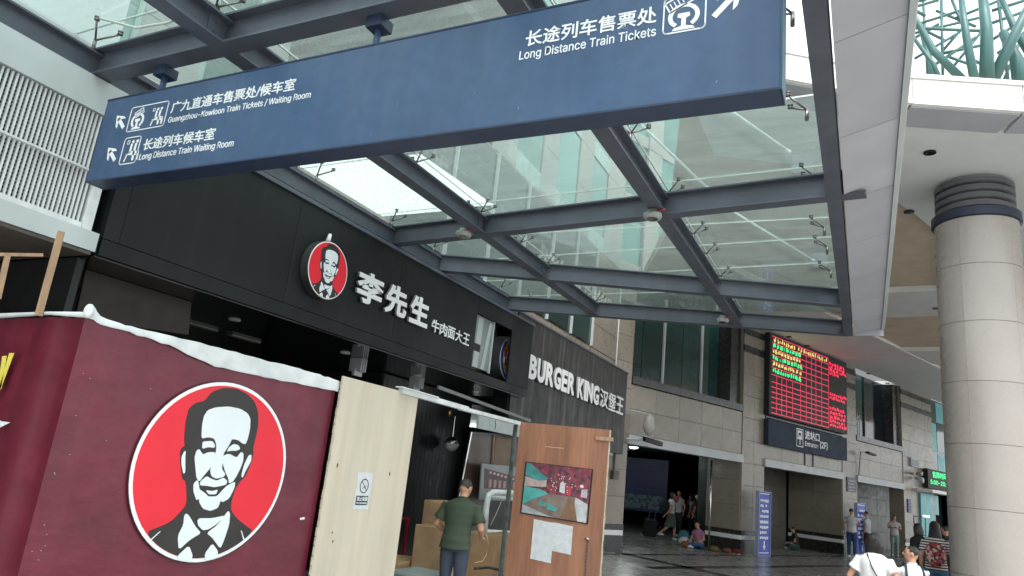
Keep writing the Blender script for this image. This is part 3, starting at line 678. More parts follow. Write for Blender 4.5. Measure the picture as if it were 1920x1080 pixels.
def rail_icon(x, z, s):                         # railway rail profile inside an open ring
    b = MB(); at_ = lambda q, t: (x + s * q * math.cos(R_(t)), YS, z + s * .50 + s * q * .9 * math.sin(R_(t)))
    b.poly([at_(.50, t) for t in range(-55, 236, 10)] + [at_(.36, t) for t in range(235, -56, -10)], (0, -.003, 0))
    q = lambda l: b.poly([(x + s * a, YS, z + s * c) for a, c in l], (0, -.0034, 0))
    q([(-.36, 0), (.36, 0), (.30, .08), (.07, .14), (.07, .42), (.20, .47), (.18, .60), (-.18, .60), (-.20, .47), (-.07, .42), (-.07, .14), (-.30, .08)])
    b.build('rail_emblem', WHITE, sg)
def ticket(x, z, s):
    b = MB(); c_, s_ = math.cos(.45), math.sin(.45); t = lambda a, k: (x + (a * c_ - k * s_) * s, z + (a * s_ + k * c_) * s)
    ribbon(b, [t(0, 0), t(.75, 0), t(.75, .38), t(0, .38)], s * .045, True)
    for i in range(5): ribbon(b, [t(.12 + i * .12, .1), t(.12 + i * .12, .28)], s * .03)
    b.build('ticket_emblem', WHITE, sg)
def seat_icon(x, z, s):
    b = MB()
    for dx in (0, .26):
        pts = [(x + s * (.05 + dx + .075 * math.cos(R_(t))), z + s * (.90 + .075 * math.sin(R_(t)))) for t in range(0, 360, 45)]
        b.poly([(p[0], YS, p[1]) for p in pts], (0, -.003, 0))
        ribbon(b, [(x + s * dx, z + s * .78), (x + s * (dx - .02), z + s * .42), (x + s * (dx + .24), z + s * .40), (x + s * (dx + .26), z + s * .08)], s * .11)
    ribbon(b, [(x - s * .2, z + s * .35), (x + s * .42, z + s * .30)], s * .06); ribbon(b, [(x - s * .15, z + s * .35), (x - s * .25, z + s * .05)], s * .06)
    ribbon(b, [(x - s * .3, z + s * .98), (x - s * .18, z + s * .98), (x - s * .18, z + s * .82), (x - s * .3, z + s * .82)], s * .025, True)
    b.build('waiting_emblem', WHITE, sg)
b = MB(); ribbon(b, rbox(-4.90, -4.49, 3.892, 4.092, .02), .007, True); b.build('emblem_frame', WHITE, sg)
b = MB(); ribbon(b, rbox(-4.885, -4.705, 3.625, 3.838, .02), .007, True); b.build('emblem_frame', WHITE, sg)
b = MB(); ribbon(b, rbox(-.857, -.652, 3.905, 4.11, .02), .007, True); b.build('emblem_frame', WHITE, sg)
rail_icon(-4.80, 3.905, .14); ticket(-4.83, 4.00, .12); seat_icon(-4.60, 3.905, .15); seat_icon(-4.79, 3.638, .18); rail_icon(-.757, 3.915, .155); ticket(-.825, 4.02, .17)
# scuffs
b = MB()
for k in range(12):
    x, z = random.uniform(-5.1, -.5), random.uniform(3.56, 3.86); l_ = random.uniform(.003, .02)
    if x > -3.6 or z < 3.6: ribbon(b, [(x, z), (x + l_ * .6, z + l_ * 1.1)], .0022)
stuffed(b.build('scratch', mat('scratch', (.2, .3, .42), .6), sg))

# ================================================================== LEFT GREY BUILDING WITH LOUVRES
lv = thing('louvre_building', 'grey-white building edge with a louvred vent panel at the upper left', 'building', (-5.4, 2.5, 3))
X0 = -5.40
MB().bx(-9, -5.62, -3, 3.25, 3.08, 4.42).build('core', VENTD, lv)
MB().bx(-9, -5.76, -3, 3.25, 4.43, 5.7).build('parapet_wall', WGREY, lv)
MB().bx(-5.62, X0, -3, 3.30, 3.075, 3.225).build('fascia_strip', WGREY, lv)
for i in range(5): MB().bx(-5.62, X0 - .01, -3 + i * 1.25, -3 + (i + 1) * 1.25 - .006, 4.16, 4.43).build('top_panel', WGREY, lv)
MB().bx(-5.62, X0 - .02, 3.16, 3.24, 3.23, 4.155).build('frame_stile', VENT, lv)
MB().bx(-5.62, X0 - .02, -3, 3.155, 3.228, 3.27).build('frame_rail', VENT, lv)
me = MB().bx(0, .022, 0, .013, 0, .88); 
tmp = bpy.data.meshes.new('vertical_slat'); tmp.from_pydata(me.v, [], me.f); tmp.materials.append(VENT)
for i in range(62): inst(tmp, 'vertical_slat', lv, (-5.455, 3.12 - i * .034, 3.272))
tm2 = bpy.data.meshes.new('cross_slat'); c_ = MB().bx(0, .012, 0, 2.2, 0, .013); tm2.from_pydata(c_.v, [], c_.f); tm2.materials.append(VENTX)
for i in range(28): inst(tm2, 'cross_slat', lv, (-5.53, .95, 3.29 + i * .031))
MB().bx(-5.615, -5.60, -3, 3.15, 3.24, 4.155).build('vent_back', VENTD, lv)
MB().bx(-5.49, -5.405, .9, 3.13, 3.68, 3.695).build('slat_clip_rail', VENT, lv)
MB().bx(-9, -5.42, -3, 3.28, 3.045, 3.07).build('soffit', mat('brown_soffit', (.10, .085, .07), .6), lv)
MB().bx(-9, -8.9, -3, 3.3, 0, 3.04).build('back_wall', BLACKD, lv)

# ================================================================== NOODLE SHOP FRONT
ns = thing('noodle_shop_front', 'black noodle shop front with white Chinese characters and round red portrait sign', 'shop front', (-5.4, 7, 0))
MB().bx(-9.4, -5.43, 3.32, 9.35, 3.065, 4.36).build('fascia_core', BLACKP, ns)
MB().bx(-9.4, -6.42, 9.35, 11.5, 3.065, 4.36).build('fascia_core', BLACKP, ns)
MB().bx(-9.4, -5.74, 3.32, 11.5, 4.365, 4.83).build('roof_upstand', STEEL, ns)
yp = [3.33, 3.47, 5.35, 7.3, 9.42]
for i in range(4): MB().bx(-5.43, -5.40, yp[i] + .002, yp[i + 1] - .002, 3.205, 4.355).build('fascia_panel', BLACKP, ns)
MB().bx(-5.43, -5.40, 10.68, 11.52, 3.205, 4.355).build('fascia_panel', BLACKP, ns)
MB().bx(-5.43, -5.40, 9.424, 10.678, 4.10, 4.355).build('fascia_panel', BLACKP, ns)
for i, (y0, y1) in enumerate([(3.33, 6.1), (6.105, 8.8), (8.805, 11.52)]):
    MB().bx(-5.43, -5.398, y0, y1, 3.062, 3.198).build('fascia_lower_strip', BLACKP, ns)
MB().bx(-5.43, -5.37, 3.33, 11.54, 4.357, 4.40).build('fascia_cap', STEEL, ns)
# torn opening at the end of the fascia: pale backing sheets
bk = MB().bx(-5.46, -5.45, 9.424, 10.05, 3.27, 4.095).build('backing_sheet', mat('pale_grey_sheet', (.20, .235, .225), .5, 0, .2, 2), ns)
MB().box((-5.448, 9.52, 3.27), (.004, 0, 0), (0, .16, 0), (0, .04, .8)).build('loose_strip', LGREY, bk)
MB().box((-5.446, 9.78, 3.27), (.01, 0, 0), (0, .10, 0), (0, .14, .78)).build('loose_strip', LGREY, bk)
MB().bx(-5.449, -5.44, 9.44, 9.70, 3.52, 3.64).build('dark_patch', BLACKD, bk)
MB().bx(-5.46, -5.43, 10.05, 10.09, 3.25, 4.10).build('edge_profile', LGREY, ns)
MB().bx(-6.4, -6.38, 9.6, 11.54, 3.07, 4.355).build('recess_back', BLACKD, ns)
MB().bx(-6.38, -5.44, 11.5, 11.53, 3.07, 4.355).build('end_cheek', BLACKP, ns)
# soffit / interior
MB().bx(-9.4, -5.43, 3.32, 11.5, 3.045, 3.06).build('soffit', BLACKG, ns)
MB().bx(-9.5, -9.4, 3.3, 12, 0, 3.04).build('back_wall', BLACKD, ns)
MB().bx(-9.4, -5.6, 3.3, 3.36, 0, 3.04).build('side_wall', BLACKD, ns)
# matte brown panel painted as a blurred warm reflection under the soffit
MB().poly([(-5.95, 3.62, 2.62), (-5.95, 4.75, 2.72), (-5.95, 4.70, 3.04), (-5.95, 3.60, 3.04)], (-.03, 0, 0)).build('painted_reflection_panel', mat('reflection_brown', (.045, .036, .030), .6), ns)
for k, (x, y) in enumerate([(-6.95, 4.45), (-7.0, 5.25), (-7.05, 5.75), (-7.05, 6.45)]):
    o = MB().box((x - .05, y - .24, 3.02), (.10, 0, 0), (0, .48, 0), (0, 0, .02)).build('strip_light', mat('unlit_tube', (.22, .22, .21), .5), org=(x, y, 3.02))
    tag(o, ['first unlit strip light from the left under the black soffit', 'second unlit strip light from the left under the black soffit', 'third unlit strip light from the left under the black soffit', 'fourth unlit strip light under the black soffit, nearest the plywood'][k], 'strip light', 'strip lights under the shop soffit')
for k, (x, y) in enumerate([(-6.17, 5.46), (-6.15, 7.35), (-6.2, 9.2)]):
    o = MB().lathe((x, y, 3.03), [(.02, 0), (.06, .0), (.07, .014)], 16).build('downlight', mat('dl_white', (.5, .5, .5), .5), org=(x, y, 3.03))
    tag(o, ['small round white downlight under the soffit left of the portrait sign', 'round white downlight under the soffit above the plywood top', 'round white downlight under the soffit toward the second restaurant'][k], 'downlight', 'small downlights under the shop soffit')
for k, (x, y) in enumerate([(-6.25, 7.75), (-6.3, 9.3)]):
    o = MB()
    for i in range(3): o.bx(x - .10, x + .10, y - .03 + i * .05, y - .01 + i * .05, 2.86, 3.04)
    o.bx(x - .02, x + .02, y - .05, y + .12, 2.8, 2.9)
    o = o.build('wall_bracket', LGREY, org=(x, y, 2.9)); tag(o, ['grey metal hanging bracket under the soffit, nearer one', 'grey metal hanging bracket under the soffit, farther one'][k], 'bracket', 'hanging brackets under the soffit')
# disc logo and characters on the fascia
PORT = {
  'sil': [(-0.694,-0.676),(-0.416,-0.564),(-0.288,-0.408),(-0.282,-0.339),(-0.341,-0.143),(-0.393,-0.116),(-0.451,0.029),(-0.489,0.166),(-0.474,0.217),(-0.443,0.230),(-0.469,0.288),(-0.499,0.487),(-0.495,0.630),(-0.431,0.701),(-0.323,0.740),(-0.253,0.852),(-0.121,0.919),(0.053,0.936),(0.220,0.899),(0.348,0.816),(0.424,0.703),(0.460,0.550),(0.456,0.416),(0.447,0.283),(0.468,0.219),(0.461,0.110),(0.418,-0.044),(0.355,-0.111),(0.311,-0.198),(0.290,-0.324),(0.303,-0.428),(0.401,-0.520),(0.551,-0.604),(0.671,-0.661)],
  'brow': [(-0.266,0.327),(-0.293,0.469),(-0.294,0.572),(-0.263,0.643),(-0.165,0.689),(0.002,0.720),(0.158,0.714),(0.274,0.673),(0.328,0.613),(0.348,0.494),(0.343,0.384),(0.327,0.317),(0.278,0.323),(0.218,0.355),(0.127,0.359),(0.113,0.309),(0.089,0.254),(0.054,0.188),(0.069,0.105),(0.070,0.021),(0.134,-0.038),(0.116,-0.070),(0.024,-0.095),(-0.044,-0.068),(-0.075,-0.008),(-0.059,0.096),(-0.048,0.201),(-0.063,0.283),(-0.106,0.342),(-0.181,0.351)],
  'lidl': [(-0.244,0.298),(-0.124,0.315),(-0.077,0.271),(-0.081,0.240),(-0.155,0.244),(-0.232,0.217)],
  'ckl': [(-0.296,0.191),(-0.267,0.214),(-0.206,0.157),(-0.142,0.189),(-0.054,0.196),(-0.052,0.117),(-0.073,0.023),(-0.131,-0.052),(-0.182,-0.136),(-0.226,-0.098),(-0.276,0.041),(-0.302,0.120)],
  'lidr': [(0.094,0.212),(0.111,0.266),(0.165,0.307),(0.232,0.298),(0.267,0.258),(0.221,0.233),(0.146,0.227)],
  'ckr': [(0.059,0.167),(0.128,0.193),(0.240,0.155),(0.288,0.227),(0.324,0.208),(0.339,0.123),(0.320,0.036),(0.289,-0.051),(0.253,-0.116),(0.208,-0.139),(0.181,-0.077),(0.129,-0.017),(0.067,0.084)],
  'lip': [(-0.170,-0.135),(-0.103,-0.071),(-0.036,-0.098),(0.041,-0.115),(0.118,-0.076),(0.176,-0.109),(0.173,-0.151),(0.115,-0.168),(0.022,-0.188),(-0.078,-0.176),(-0.161,-0.175)],
  'teeth': [(-0.078,-0.222),(0.007,-0.230),(0.076,-0.211),(0.064,-0.264),(-0.032,-0.267)],
  'chin': [(-0.246,-0.159),(-0.210,-0.117),(-0.182,-0.156),(-0.162,-0.215),(-0.083,-0.253),(-0.026,-0.292),(0.081,-0.284),(0.129,-0.225),(0.178,-0.171),(0.210,-0.149),(0.284,-0.114),(0.294,-0.177),(0.248,-0.304),(0.171,-0.348),(0.141,-0.328),(0.124,-0.410),(0.036,-0.446),(-0.065,-0.424),(-0.129,-0.355),(-0.138,-0.315),(-0.168,-0.336),(-0.231,-0.238)],
  'earl': [(-0.444,0.169),(-0.425,0.181),(-0.415,0.112),(-0.376,-0.046),(-0.395,-0.062),(-0.440,0.030),(-0.459,0.108)],
  'earr': [(0.401,0.193),(0.438,0.206),(0.451,0.131),(0.403,0.020),(0.376,-0.068),(0.353,-0.047),(0.362,0.082)],
  'coll': [(-0.278,-0.496),(-0.260,-0.476),(-0.222,-0.495),(-0.113,-0.613),(-0.026,-0.682),(-0.148,-0.749),(-0.258,-0.853),(-0.304,-0.709),(-0.266,-0.593)],
  'neck': [(-0.104,-0.553),(-0.088,-0.524),(0.078,-0.523),(0.242,-0.491),(0.164,-0.577),(0.059,-0.643),(-0.010,-0.653),(-0.080,-0.603)],
  'colr': [(0.267,-0.439),(0.300,-0.469),(0.317,-0.593),(0.286,-0.777),(0.260,-0.853),(0.129,-0.734),(0.045,-0.683),(0.168,-0.593)],
  'shl': [(-0.146,-0.808),(-0.073,-0.916),(-0.087,-.978),(-0.241,-0.955),(-0.255,-0.911)],
  'shr': [(0.074,-0.902),(0.144,-0.794),(0.236,-0.877),(0.246,-0.945),(0.096,-.978)]}
def smooth_poly(p):
    out_ = []; n = len(p)
    for i in range(n):
        a, b_ = p[i], p[(i + 1) % n]; out_ += [(a[0] * .84 + b_[0] * .16, a[1] * .84 + b_[1] * .16), (a[0] * .16 + b_[0] * .84, a[1] * .16 + b_[1] * .84)]
    return out_
def portrait(parent, C_, U, rad, step=.003):
    U = Vector(U).normalized(); V = Vector((0, 0, 1)); n = U.cross(V).normalized(); C_ = Vector(C_)
    T = lambda p, k: C_ + U * p[0] * rad + V * p[1] * rad + n * step * k
    circ = [(math.cos(2 * math.pi * i / 64), math.sin(2 * math.pi * i / 64)) for i in range(64)]
    MB().poly([T((a * 1.0, c * 1.0), 0) for a, c in circ], n * step).build('outer_ring', LOGOK, parent)
    MB().poly([T((a * .99, c * .99), 1) for a, c in circ], n * step).build('white_ring', ACRYL, parent)
    MB().poly([T((a * .95, c * .95), 2) for a, c in circ], n * step).build('red_disc', RED, parent)
    a0 = math.atan2(-.661, .671); a1 = math.atan2(-.676, -.694) + 0; arc = []
    for i in range(1, 24):
        t = a0 + (a1 - a0) * i / 24; arc.append((.947 * math.cos(t), .947 * math.sin(t)))
    sil = smooth_poly(PORT['sil'])[:-2] + arc
    MB().poly([T(p, 3) for p in sil], n * step).build('portrait_silhouette', LOGOK, parent)
    w_ = MB()
    for k, pts in PORT.items():
        if k != 'sil': w_.poly([T(p, 4) for p in smooth_poly(pts)], n * step)
    w_.build('portrait_highlights', LOGOW, parent)
    w_ = MB()
    for l in (((-.52, -.66), (-.62, -.76)), ((.50, -.66), (.56, -.76))):
        a, c = Vector((*l[0], 0)), Vector((*l[1], 0)); w_.poly([T((a.x - .006, a.y), 4), T((a.x + .006, a.y), 4), T((c.x + .008, c.y), 4), T((c.x - .008, c.y), 4)], n * step)
    w_.build('lapel_line', LOGOW, parent)
C0 = Vector((-5.30, 5.82, 3.69)); drum = MB()
drum.loft([(C0 - Vector((.095, 0, 0)), (0, .33, 0), (0, 0, .33)), (C0, (0, .33, 0), (0, 0, .33))], 48)
dr = drum.build('round_sign_drum', mat('drum_grey', (.045, .048, .05), .4), ns)
def portrait_small(C_, rad): portrait(dr, C_, (0, 1, 0), rad, .003)
portrait_small(C0, .325)
MB().tube([(-5.34, 5.78, 4.01), (-5.34, 5.80, 4.11)], [.03, .018], 8).build('white_knob', ACRYL, ns, True)
for ch, y0, y1 in (('李', 6.40, 6.91), ('先', 6.98, 7.45), ('生', 7.53, 7.98)):
    text('character', ch, (-5.40 + .03, y0, 3.515), (0, 1, 0), y1 - y0, .385, ACRYL, ns, .038, .03, side=ACRYLS)
for i, ch in enumerate('牛肉面大王'):
    text('character', ch, (-5.395, 8.14 + i * .221, 3.525), (0, 1, 0), .20, .175, ACRYL, ns, .018, .02, side=ACRYLS)

# ================================================================== BURGER RESTAURANT FRONT
bk = thing('burger_restaurant_front', 'weathered black restaurant sign board with white raised BURGER KING lettering', 'shop front', (-5.75, 15, 0))
MB().bx(-6.1, -5.79, 11.56, 18.58, 2.5, 4.61).build('sign_core', BLACKD, bk)
ypb = [11.6, 12.75, 14.0, 15.3, 16.6, 17.6, 18.6]
for i in range(6): MB().bx(-5.79, -5.76, ypb[i] + .004, ypb[i + 1] - .004, 2.5, 4.65).build('sign_panel', STREAKY, bk)
MB().bx(-5.79, -5.74, 11.58, 18.62, 4.653, 4.69).build('sign_cap', STEEL, bk)
def row_letters(word, y0, y1, rel, z0, h_, bold):
    tot = sum(rel); y = y0
    for ch, w_ in zip(word, rel):
        ww = (y1 - y0) * w_ / tot; text('letter', ch, (-5.735, y, z0), (0, 1, 0), ww * .92, h_, ACRYL, bk, bold, .04, side=ACRYLS); y += ww
row_letters('BURGER', 12.12, 14.60, [1, 1, 1.06, .98, .86, 1.05], 3.50, .46, .045)
row_letters('KING', 14.76, 16.26, [1, .42, 1.05, 1.05], 3.49, .46, .045)
row_letters('汉堡王', 16.34, 18.25, [1, 1, 1], 3.49, .44, .018)
# projecting round burger logo box by the end of the black fascia
dd_ = MB(); C1 = Vector((-5.60, 11.10, 3.67))
dd_.loft([(C1 - Vector((.0, 0, 0)) + Vector((-.30, 0, 0)), (0, .40, 0), (0, 0, .40)), (C1, (0, .40, 0), (0, 0, .40))], 40)
bl = dd_.build('round_logo_box', mat('logo_box_grey', (.08, .085, .09), .4), bk)
def disc(c, r, m, name, par, n=40):
    MB().poly([c + Vector((0, r * math.cos(2 * math.pi * i / n), r * math.sin(2 * math.pi * i / n))) for i in range(n)], (.003, 0, 0)).build(name, m, par)
disc(C1, .395, ACRYL, 'logo_white', bl); 
cres = []
for i in range(21):
    t = R_(130 + 160 * i / 20); cres.append((.37 * math.cos(t), .37 * math.sin(t)))
for i in range(21):
    t = R_(290 - 160 * i / 20); cres.append((.05 + .335 * math.cos(t), .335 * math.sin(t) + .0))
MB().poly([C1 + Vector((.003, a, c)) for a, c in cres], (.003, 0, 0)).build('logo_crescent', mat('logo_blue', (.02, .08, .35), .4), bl)
for s_, y0 in ((1, 0), (-1, 0)):
    pts = [(.27 * math.cos(R_(t)), s_ * (.10 + .16 * math.sin(R_(t)))) for t in range(0, 181, 15)]
    MB().poly([C1 + Vector((.003, a, c)) for a, c in pts], (.003, 0, 0)).build('logo_bun', mat('bun_yellow%d' % s_, (.75, .38, .03), .4), bl)
text('logo_lettering', 'BURGER', C1 + Vector((.006, -.26, .01)), (0, 1, 0), .52, .12, RED, bl, .04, .003)
text('logo_lettering', 'KING', C1 + Vector((.006, -.20, -.13)), (0, 1, 0), .40, .12, RED, bl, .04, .003)
# lower part: dark shop wall under the sign
MB().bx(-9.4, -6.15, 12.0, 18.5, 0, 2.49).build('shop_interior', BLACKD, bk)
MB().bx(-6.1, -5.8, 17.4, 17.9, 2.42, 2.49).build('soffit_lamp', LGREY, bk)
MB().bar((-5.56, 8.8, 2.83), (-5.56, 12.1, 2.70), .035, .05).build('tie_rail', mat('tie_grey', (.20, .21, .21), .5), bk)
MB().bar((-5.62, 12.1, 2.48), (-5.62, 17, 2.48), .08, .05).build('tie_rail', STEEL, bk)
# ---- white header panel inside fence gap
hp = MB().bx(-5.50, -5.46, 9.97, 12.3, 2.36, 2.63).build('header_panel', mat('grey_board', (.42, .46, .47), .6), None); tag(hp, 'pale grey header board with a black crack above the leaning mirror frame', 'board')
cr = MB(); pts = [(10.52, 2.63), (10.55, 2.56), (10.51, 2.52), (10.56, 2.47), (10.53, 2.40)]
for a, c in zip(pts, pts[1:]): cr.bar((-5.457, *a), (-5.457, *c), .004, .012, (1, 0, 0))
cr.build('crack', BLACKD, hp)

# ================================================================== FENCE (maroon hoarding)
fe = thing('maroon_hoarding', 'maroon banner covered hoarding with large round portrait logo and white foam edge', 'hoarding', (-4.55, 2.83, 0))
A_ = Vector((-4.55, 2.83, 0)); B_ = Vector((-4.285, 5.14, 0)); fd = (B_ - A_).normalized(); fn = fd.cross(Vector((0, 0, 1))).normalized(); LF = (B_ - A_).length
def HF(s, z, k=0): return A_ + fd * s + Vector((0, 0, z)) + fn * k
b = MB(); n1, n2 = 40, 8
for i in range(n1 + 1):
    for j in range(n2 + 1):
        s = LF * i / n1; top = 2.435 - .11 * (i / n1) ** 1.2
        k = -.012 * math.sin(s * 2.0) ** 2 - (.05 * max(0, (s - LF + .45) / .45) ** 2)
        b.v.append(HF(s, top * j / n2, k + .004 - .004))
for i in range(n1):
    for j in range(n2): b.f.append((i * (n2 + 1) + j, (i + 1) * (n2 + 1) + j, (i + 1) * (n2 + 1) + j + 1, i * (n2 + 1) + j + 1))
b.build('front_banner', MAROON, fe, True)
MB().box(HF(.02, 0, -.09), fd * (LF - .03), -fn * .02, (0, 0, 2.3)).build('backing_board', PLYE, fe)
b = MB(); 
for i in range(31):
    for j in range(2):
        x = A_.x - 2.6 * i / 30; b.v.append(Vector((x, 2.83 + .004 * i + .010 * math.sin(i * 1.3) * (i > 0) + (.02 * math.sin(i * .9) if 0 < i < 8 else 0), 2.435 * j)))
for i in range(30): b.f.append((2 * i, 2 * i + 1, 2 * i + 3, 2 * i + 2))
b.build('side_banner', MAROON, fe, True)
# yellow lettering strokes near the left frame edge
yl = MB()
for dx, z0, z1, sl_, wd_ in ((-.985, 1.80, 2.18, .19, .05), (-.90, 1.86, 2.185, .165, .035), (-.80, 1.80, 2.19, 0.14, .05)):
    yl.box((dx - .30, 2.80, z0), (wd_, 0, 0), (0, -.003, 0), (sl_, 0, z1 - z0)) if False else None
def sidep(px, py): 
    d = M3 @ vc(px, py); t = (2.815 - EYE.y) / d.y; return EYE + d * t
for quad in ([(-6, 740), (3, 728), (13, 667), (5, 668)], [(-2, 731), (1, 731), (27, 662), (18, 662)]):
    yl.poly([sidep(*q) for q in quad], (0, -.003, 0))
yl.build('yellow_stroke', mat('yellow_print', (.72, .62, .10), .5), fe)
MB().poly([sidep(*q) for q in [(-8, 785), (4, 790), (20, 792), (8, 798), (0, 802), (-8, 802)]], (0, -.003, 0)).build('peeled_patch', LOGOW, fe)
portrait(fe, HF(1.189, 1.532, .006), fd, .665, .0025)
# staples along the corner
b = MB()
for k in range(14):
    s = random.uniform(.03, .12) if k < 12 else random.uniform(.1, .6); z = random.uniform(.9, 2.3); p = HF(s, z, .003); b.box(p, fd * .006, fn * .002, (0, 0, .003))
stuffed(b.build('staple', LGREY, fe))
# white foam flap along the top
top = [(-.02, 2.50), (.03, 2.51), (.10, 2.46), (.3, 2.44), (.6, 2.44), (1.0, 2.435), (1.4, 2.42), (1.8, 2.415), (2.1, 2.40), (2.33, 2.38)]
bot = [(-.02, 2.43), (.03, 2.43), (.10, 2.41), (.3, 2.40), (.6, 2.37), (1.0, 2.29), (1.4, 2.28), (1.8, 2.285), (2.1, 2.285), (2.33, 2.29)]
b = MB(); rg = []
for i in range(len(top) - 1):
    for q in range(5):
        t = q / 5; s = top[i][0] * (1 - t) + top[i + 1][0] * t; zt = top[i][1] * (1 - t) + top[i + 1][1] * t; zb = bot[i][1] * (1 - t) + bot[i + 1][1] * t
        c = HF(s, (zt + zb) / 2 + random.uniform(-.004, .004), .010 + random.uniform(-.003, .003)); rg.append((c, fn * random.uniform(.005, .008), Vector((0, 0, (zt - zb) / 2 + random.uniform(-.003, .004)))))
b.loft(rg, 16).build('foam_edge', FOAM, fe, True)
MB().tube([A_ + Vector((-.0, -.0, 2.45)), A_ + Vector((-.4, .0, 2.462)), A_ + Vector((-1.0, .02, 2.45)), A_ + Vector((-2.5, .1, 2.45))], [.02, .012, .018, .02], 10).build('foam_edge', FOAM, fe, True)
MB().ell(A_ + Vector((.02, .0, 2.475)), .035, .03, .05).build('foam_bump', FOAM, fe, True)
MB().tube([HF(2.10, 1.18, .01), HF(2.13, 1.19, .03)], .010, 6).build('torn_foam', FOAM, fe)

# ---- plywood board
pw = MB(); q0, q1 = Vector((-4.285, 5.15, 0)), Vector((-4.32, 6.47, 0)); pd = (q1 - q0).normalized(); pn = pd.cross(Vector((0, 0, 1)))
pl_ = MB().box(q0, q1 - q0, -pn * .018, (0, 0, 2.44)).build('plywood_board', PLY, org=q0); tag(pl_, 'tall pale plywood sheet with a no smoking notice pasted on it', 'plywood board')
pr = lambda s, z, k=0: q0 + pd * s + pn * k + Vector((0, 0, z))
nb = MB().box(pr(.45, 1.26, .002), pd * .24, pn * .001, (0, 0, .34)).build('no_smoking_notice', PAPER); tag(nb, 'small white no smoking notice pasted on the pale plywood', 'notice')
def ring_on(P0, U, r, wd, m, name, par, n=28, nn=None):
    U = Vector(U); V = Vector((0, 0, 1)); nn = U.cross(V); b = MB()
    for i in range(n):
        t0, t1 = 2 * math.pi * i / n, 2 * math.pi * (i + 1) / n
        b.poly([P0 + (U * math.cos(t) + V * math.sin(t)) * q for t, q in ((t0, r), (t1, r), (t1, r - wd), (t0, r - wd))], nn * .001)
    return b.build(name, m, par)
INK = mat('black_ink', (.02, .03, .03), .6)
ring_on(pr(.575, 1.475, .004), pd, .068, .010, INK, 'ban_ring', nb)
b = MB(); c0 = pr(.575, 1.475, .004)
b.bar(c0 + pd * -.045 + Vector((0, 0, .045)), c0 + pd * .045 - Vector((0, 0, .045)), .002, .010, pn); b.bar(c0 + pd * -.03 - Vector((0, 0, .02)), c0 + pd * .035 + Vector((0, 0, .0)), .002, .010, pn)
b.build('ban_bar', INK, nb)
MB().box(pr(.475, 1.30, .004), pd * .19, pn * .001, (0, 0, .085)).build('caption_block', INK, nb)
text('caption', '禁止吸烟', pr(.487, 1.337, .0055), pd, .166, .040, WHITE, nb, .01, .001)
text('caption', 'No Smoking', pr(.49, 1.307, .0055), pd, .16, .022, WHITE, nb, .01, .001)
b = MB()
for s, z, l in ((.98, 1.58, .05), (.12, 1.62, .05), (.23, .97, .03), (.2, 1.05, .02)): b.poly([pr(s, z, .002), pr(s + .012, z + l * .5, .002), pr(s, z + l, .002), pr(s - .010, z + l * .5, .002)], pn * .001)
b.build('wood_knot', mat('knot', (.10, .06, .03), .7), pl_)
b = MB()
for k in range(30): z = k * .08; b.box(q0 + Vector((0, 0, z)) - pd * random.uniform(.004, .012), pd * .013, -pn * .016, (0, 0, .07))
b.build('chipped_edge', PLYE, pl_)
# ---- rail between plywood and door
rl_ = thing('white_rail', 'weathered white timber rail bridging the gap between plywood and brown board', 'rail', (-4.35, 7.8, 2.4))
MB().bar((-4.30, 6.1, 2.445), (-4.35, 7.6, 2.435), .06, .055).build('rail_piece', FOAM, rl_)
MB().bar((-4.35, 7.45, 2.425), (-4.40, 9.2, 2.425), .07, .045).build('rail_piece', FOAM, rl_)
MB().bar((-4.29, 6.05, 2.475), (-4.31, 6.8, 2.470), .09, .012).build('torn_cover', FOAM, rl_)
# ---- metal post and brown board
po = thing('metal_post', 'rusty grey green metal post at the left edge of the brown board', 'post', (-4.44, 9.17, 0))
MB().bx(-4.435, -4.405, 9.16, 9.20, 0, 2.43).build('post_bar', mat('rusty_green', (.085, .095, .09), .6, 0, .5, 9, .2, 40), po)
MB().bx(-4.475, -4.455, 9.20, 9.21, 0, 2.40).build('glass_edge_bar', mat('green_glass_edge', (.11, .14, .125), .3), po)
r0, r1 = Vector((-4.37, 9.2, 0)), Vector((-3.1, 9.36, 0)); rd = (r1 - r0).normalized(); rn = rd.cross(Vector((0, 0, 1))); LB = (r1 - r0).length
rr = lambda s, z, k=0: r0 + rd * s + rn * k + Vector((0, 0, z))
bb = thing('brown_board_door', 'reddish brown plywood door panel carrying a pinned picture and two papers', 'board door', r0)
MB().poly([rr(0, 0), rr(LB, 0), rr(LB, 2.44), rr(0, 2.445)], -rn * .02).build('board', BROWN, bb)
ed = MB()
for k in range(24): ed.box(rr(LB - .001, k * .1016, .001 + random.uniform(-.002, .001)), rd * random.uniform(.014, .022), -rn * .024, (0, 0, .1))
ed.build('pale_edge', PLYE, bb)
MB().box(rr(1.10, 2.29, .002), rd * .24, rn * .02, (0, 0, .05)).build('timber_cleat', WOOD, bb)
MB().tube([rr(1.05, 1.0, .006), rr(1.08, 1.02, .02), rr(1.12, .99, .006)], .012, 6).build('handle_loop', CHROME, bb, True)
b = MB()
for k in range(11): c = rr(1.09, .97 - k * .042, .010); b.lathe(c, [(.004, -.016), (.011, -.01), (.011, .01), (.004, .016)], 6)
b.build('hanging_chain', STEEL, bb)
MB().box(rr(.40, 1.995 + .14, .001), rd * .26, rn * .001, (0, 0, .008)).build('pale_scratch', PLYE, bb)
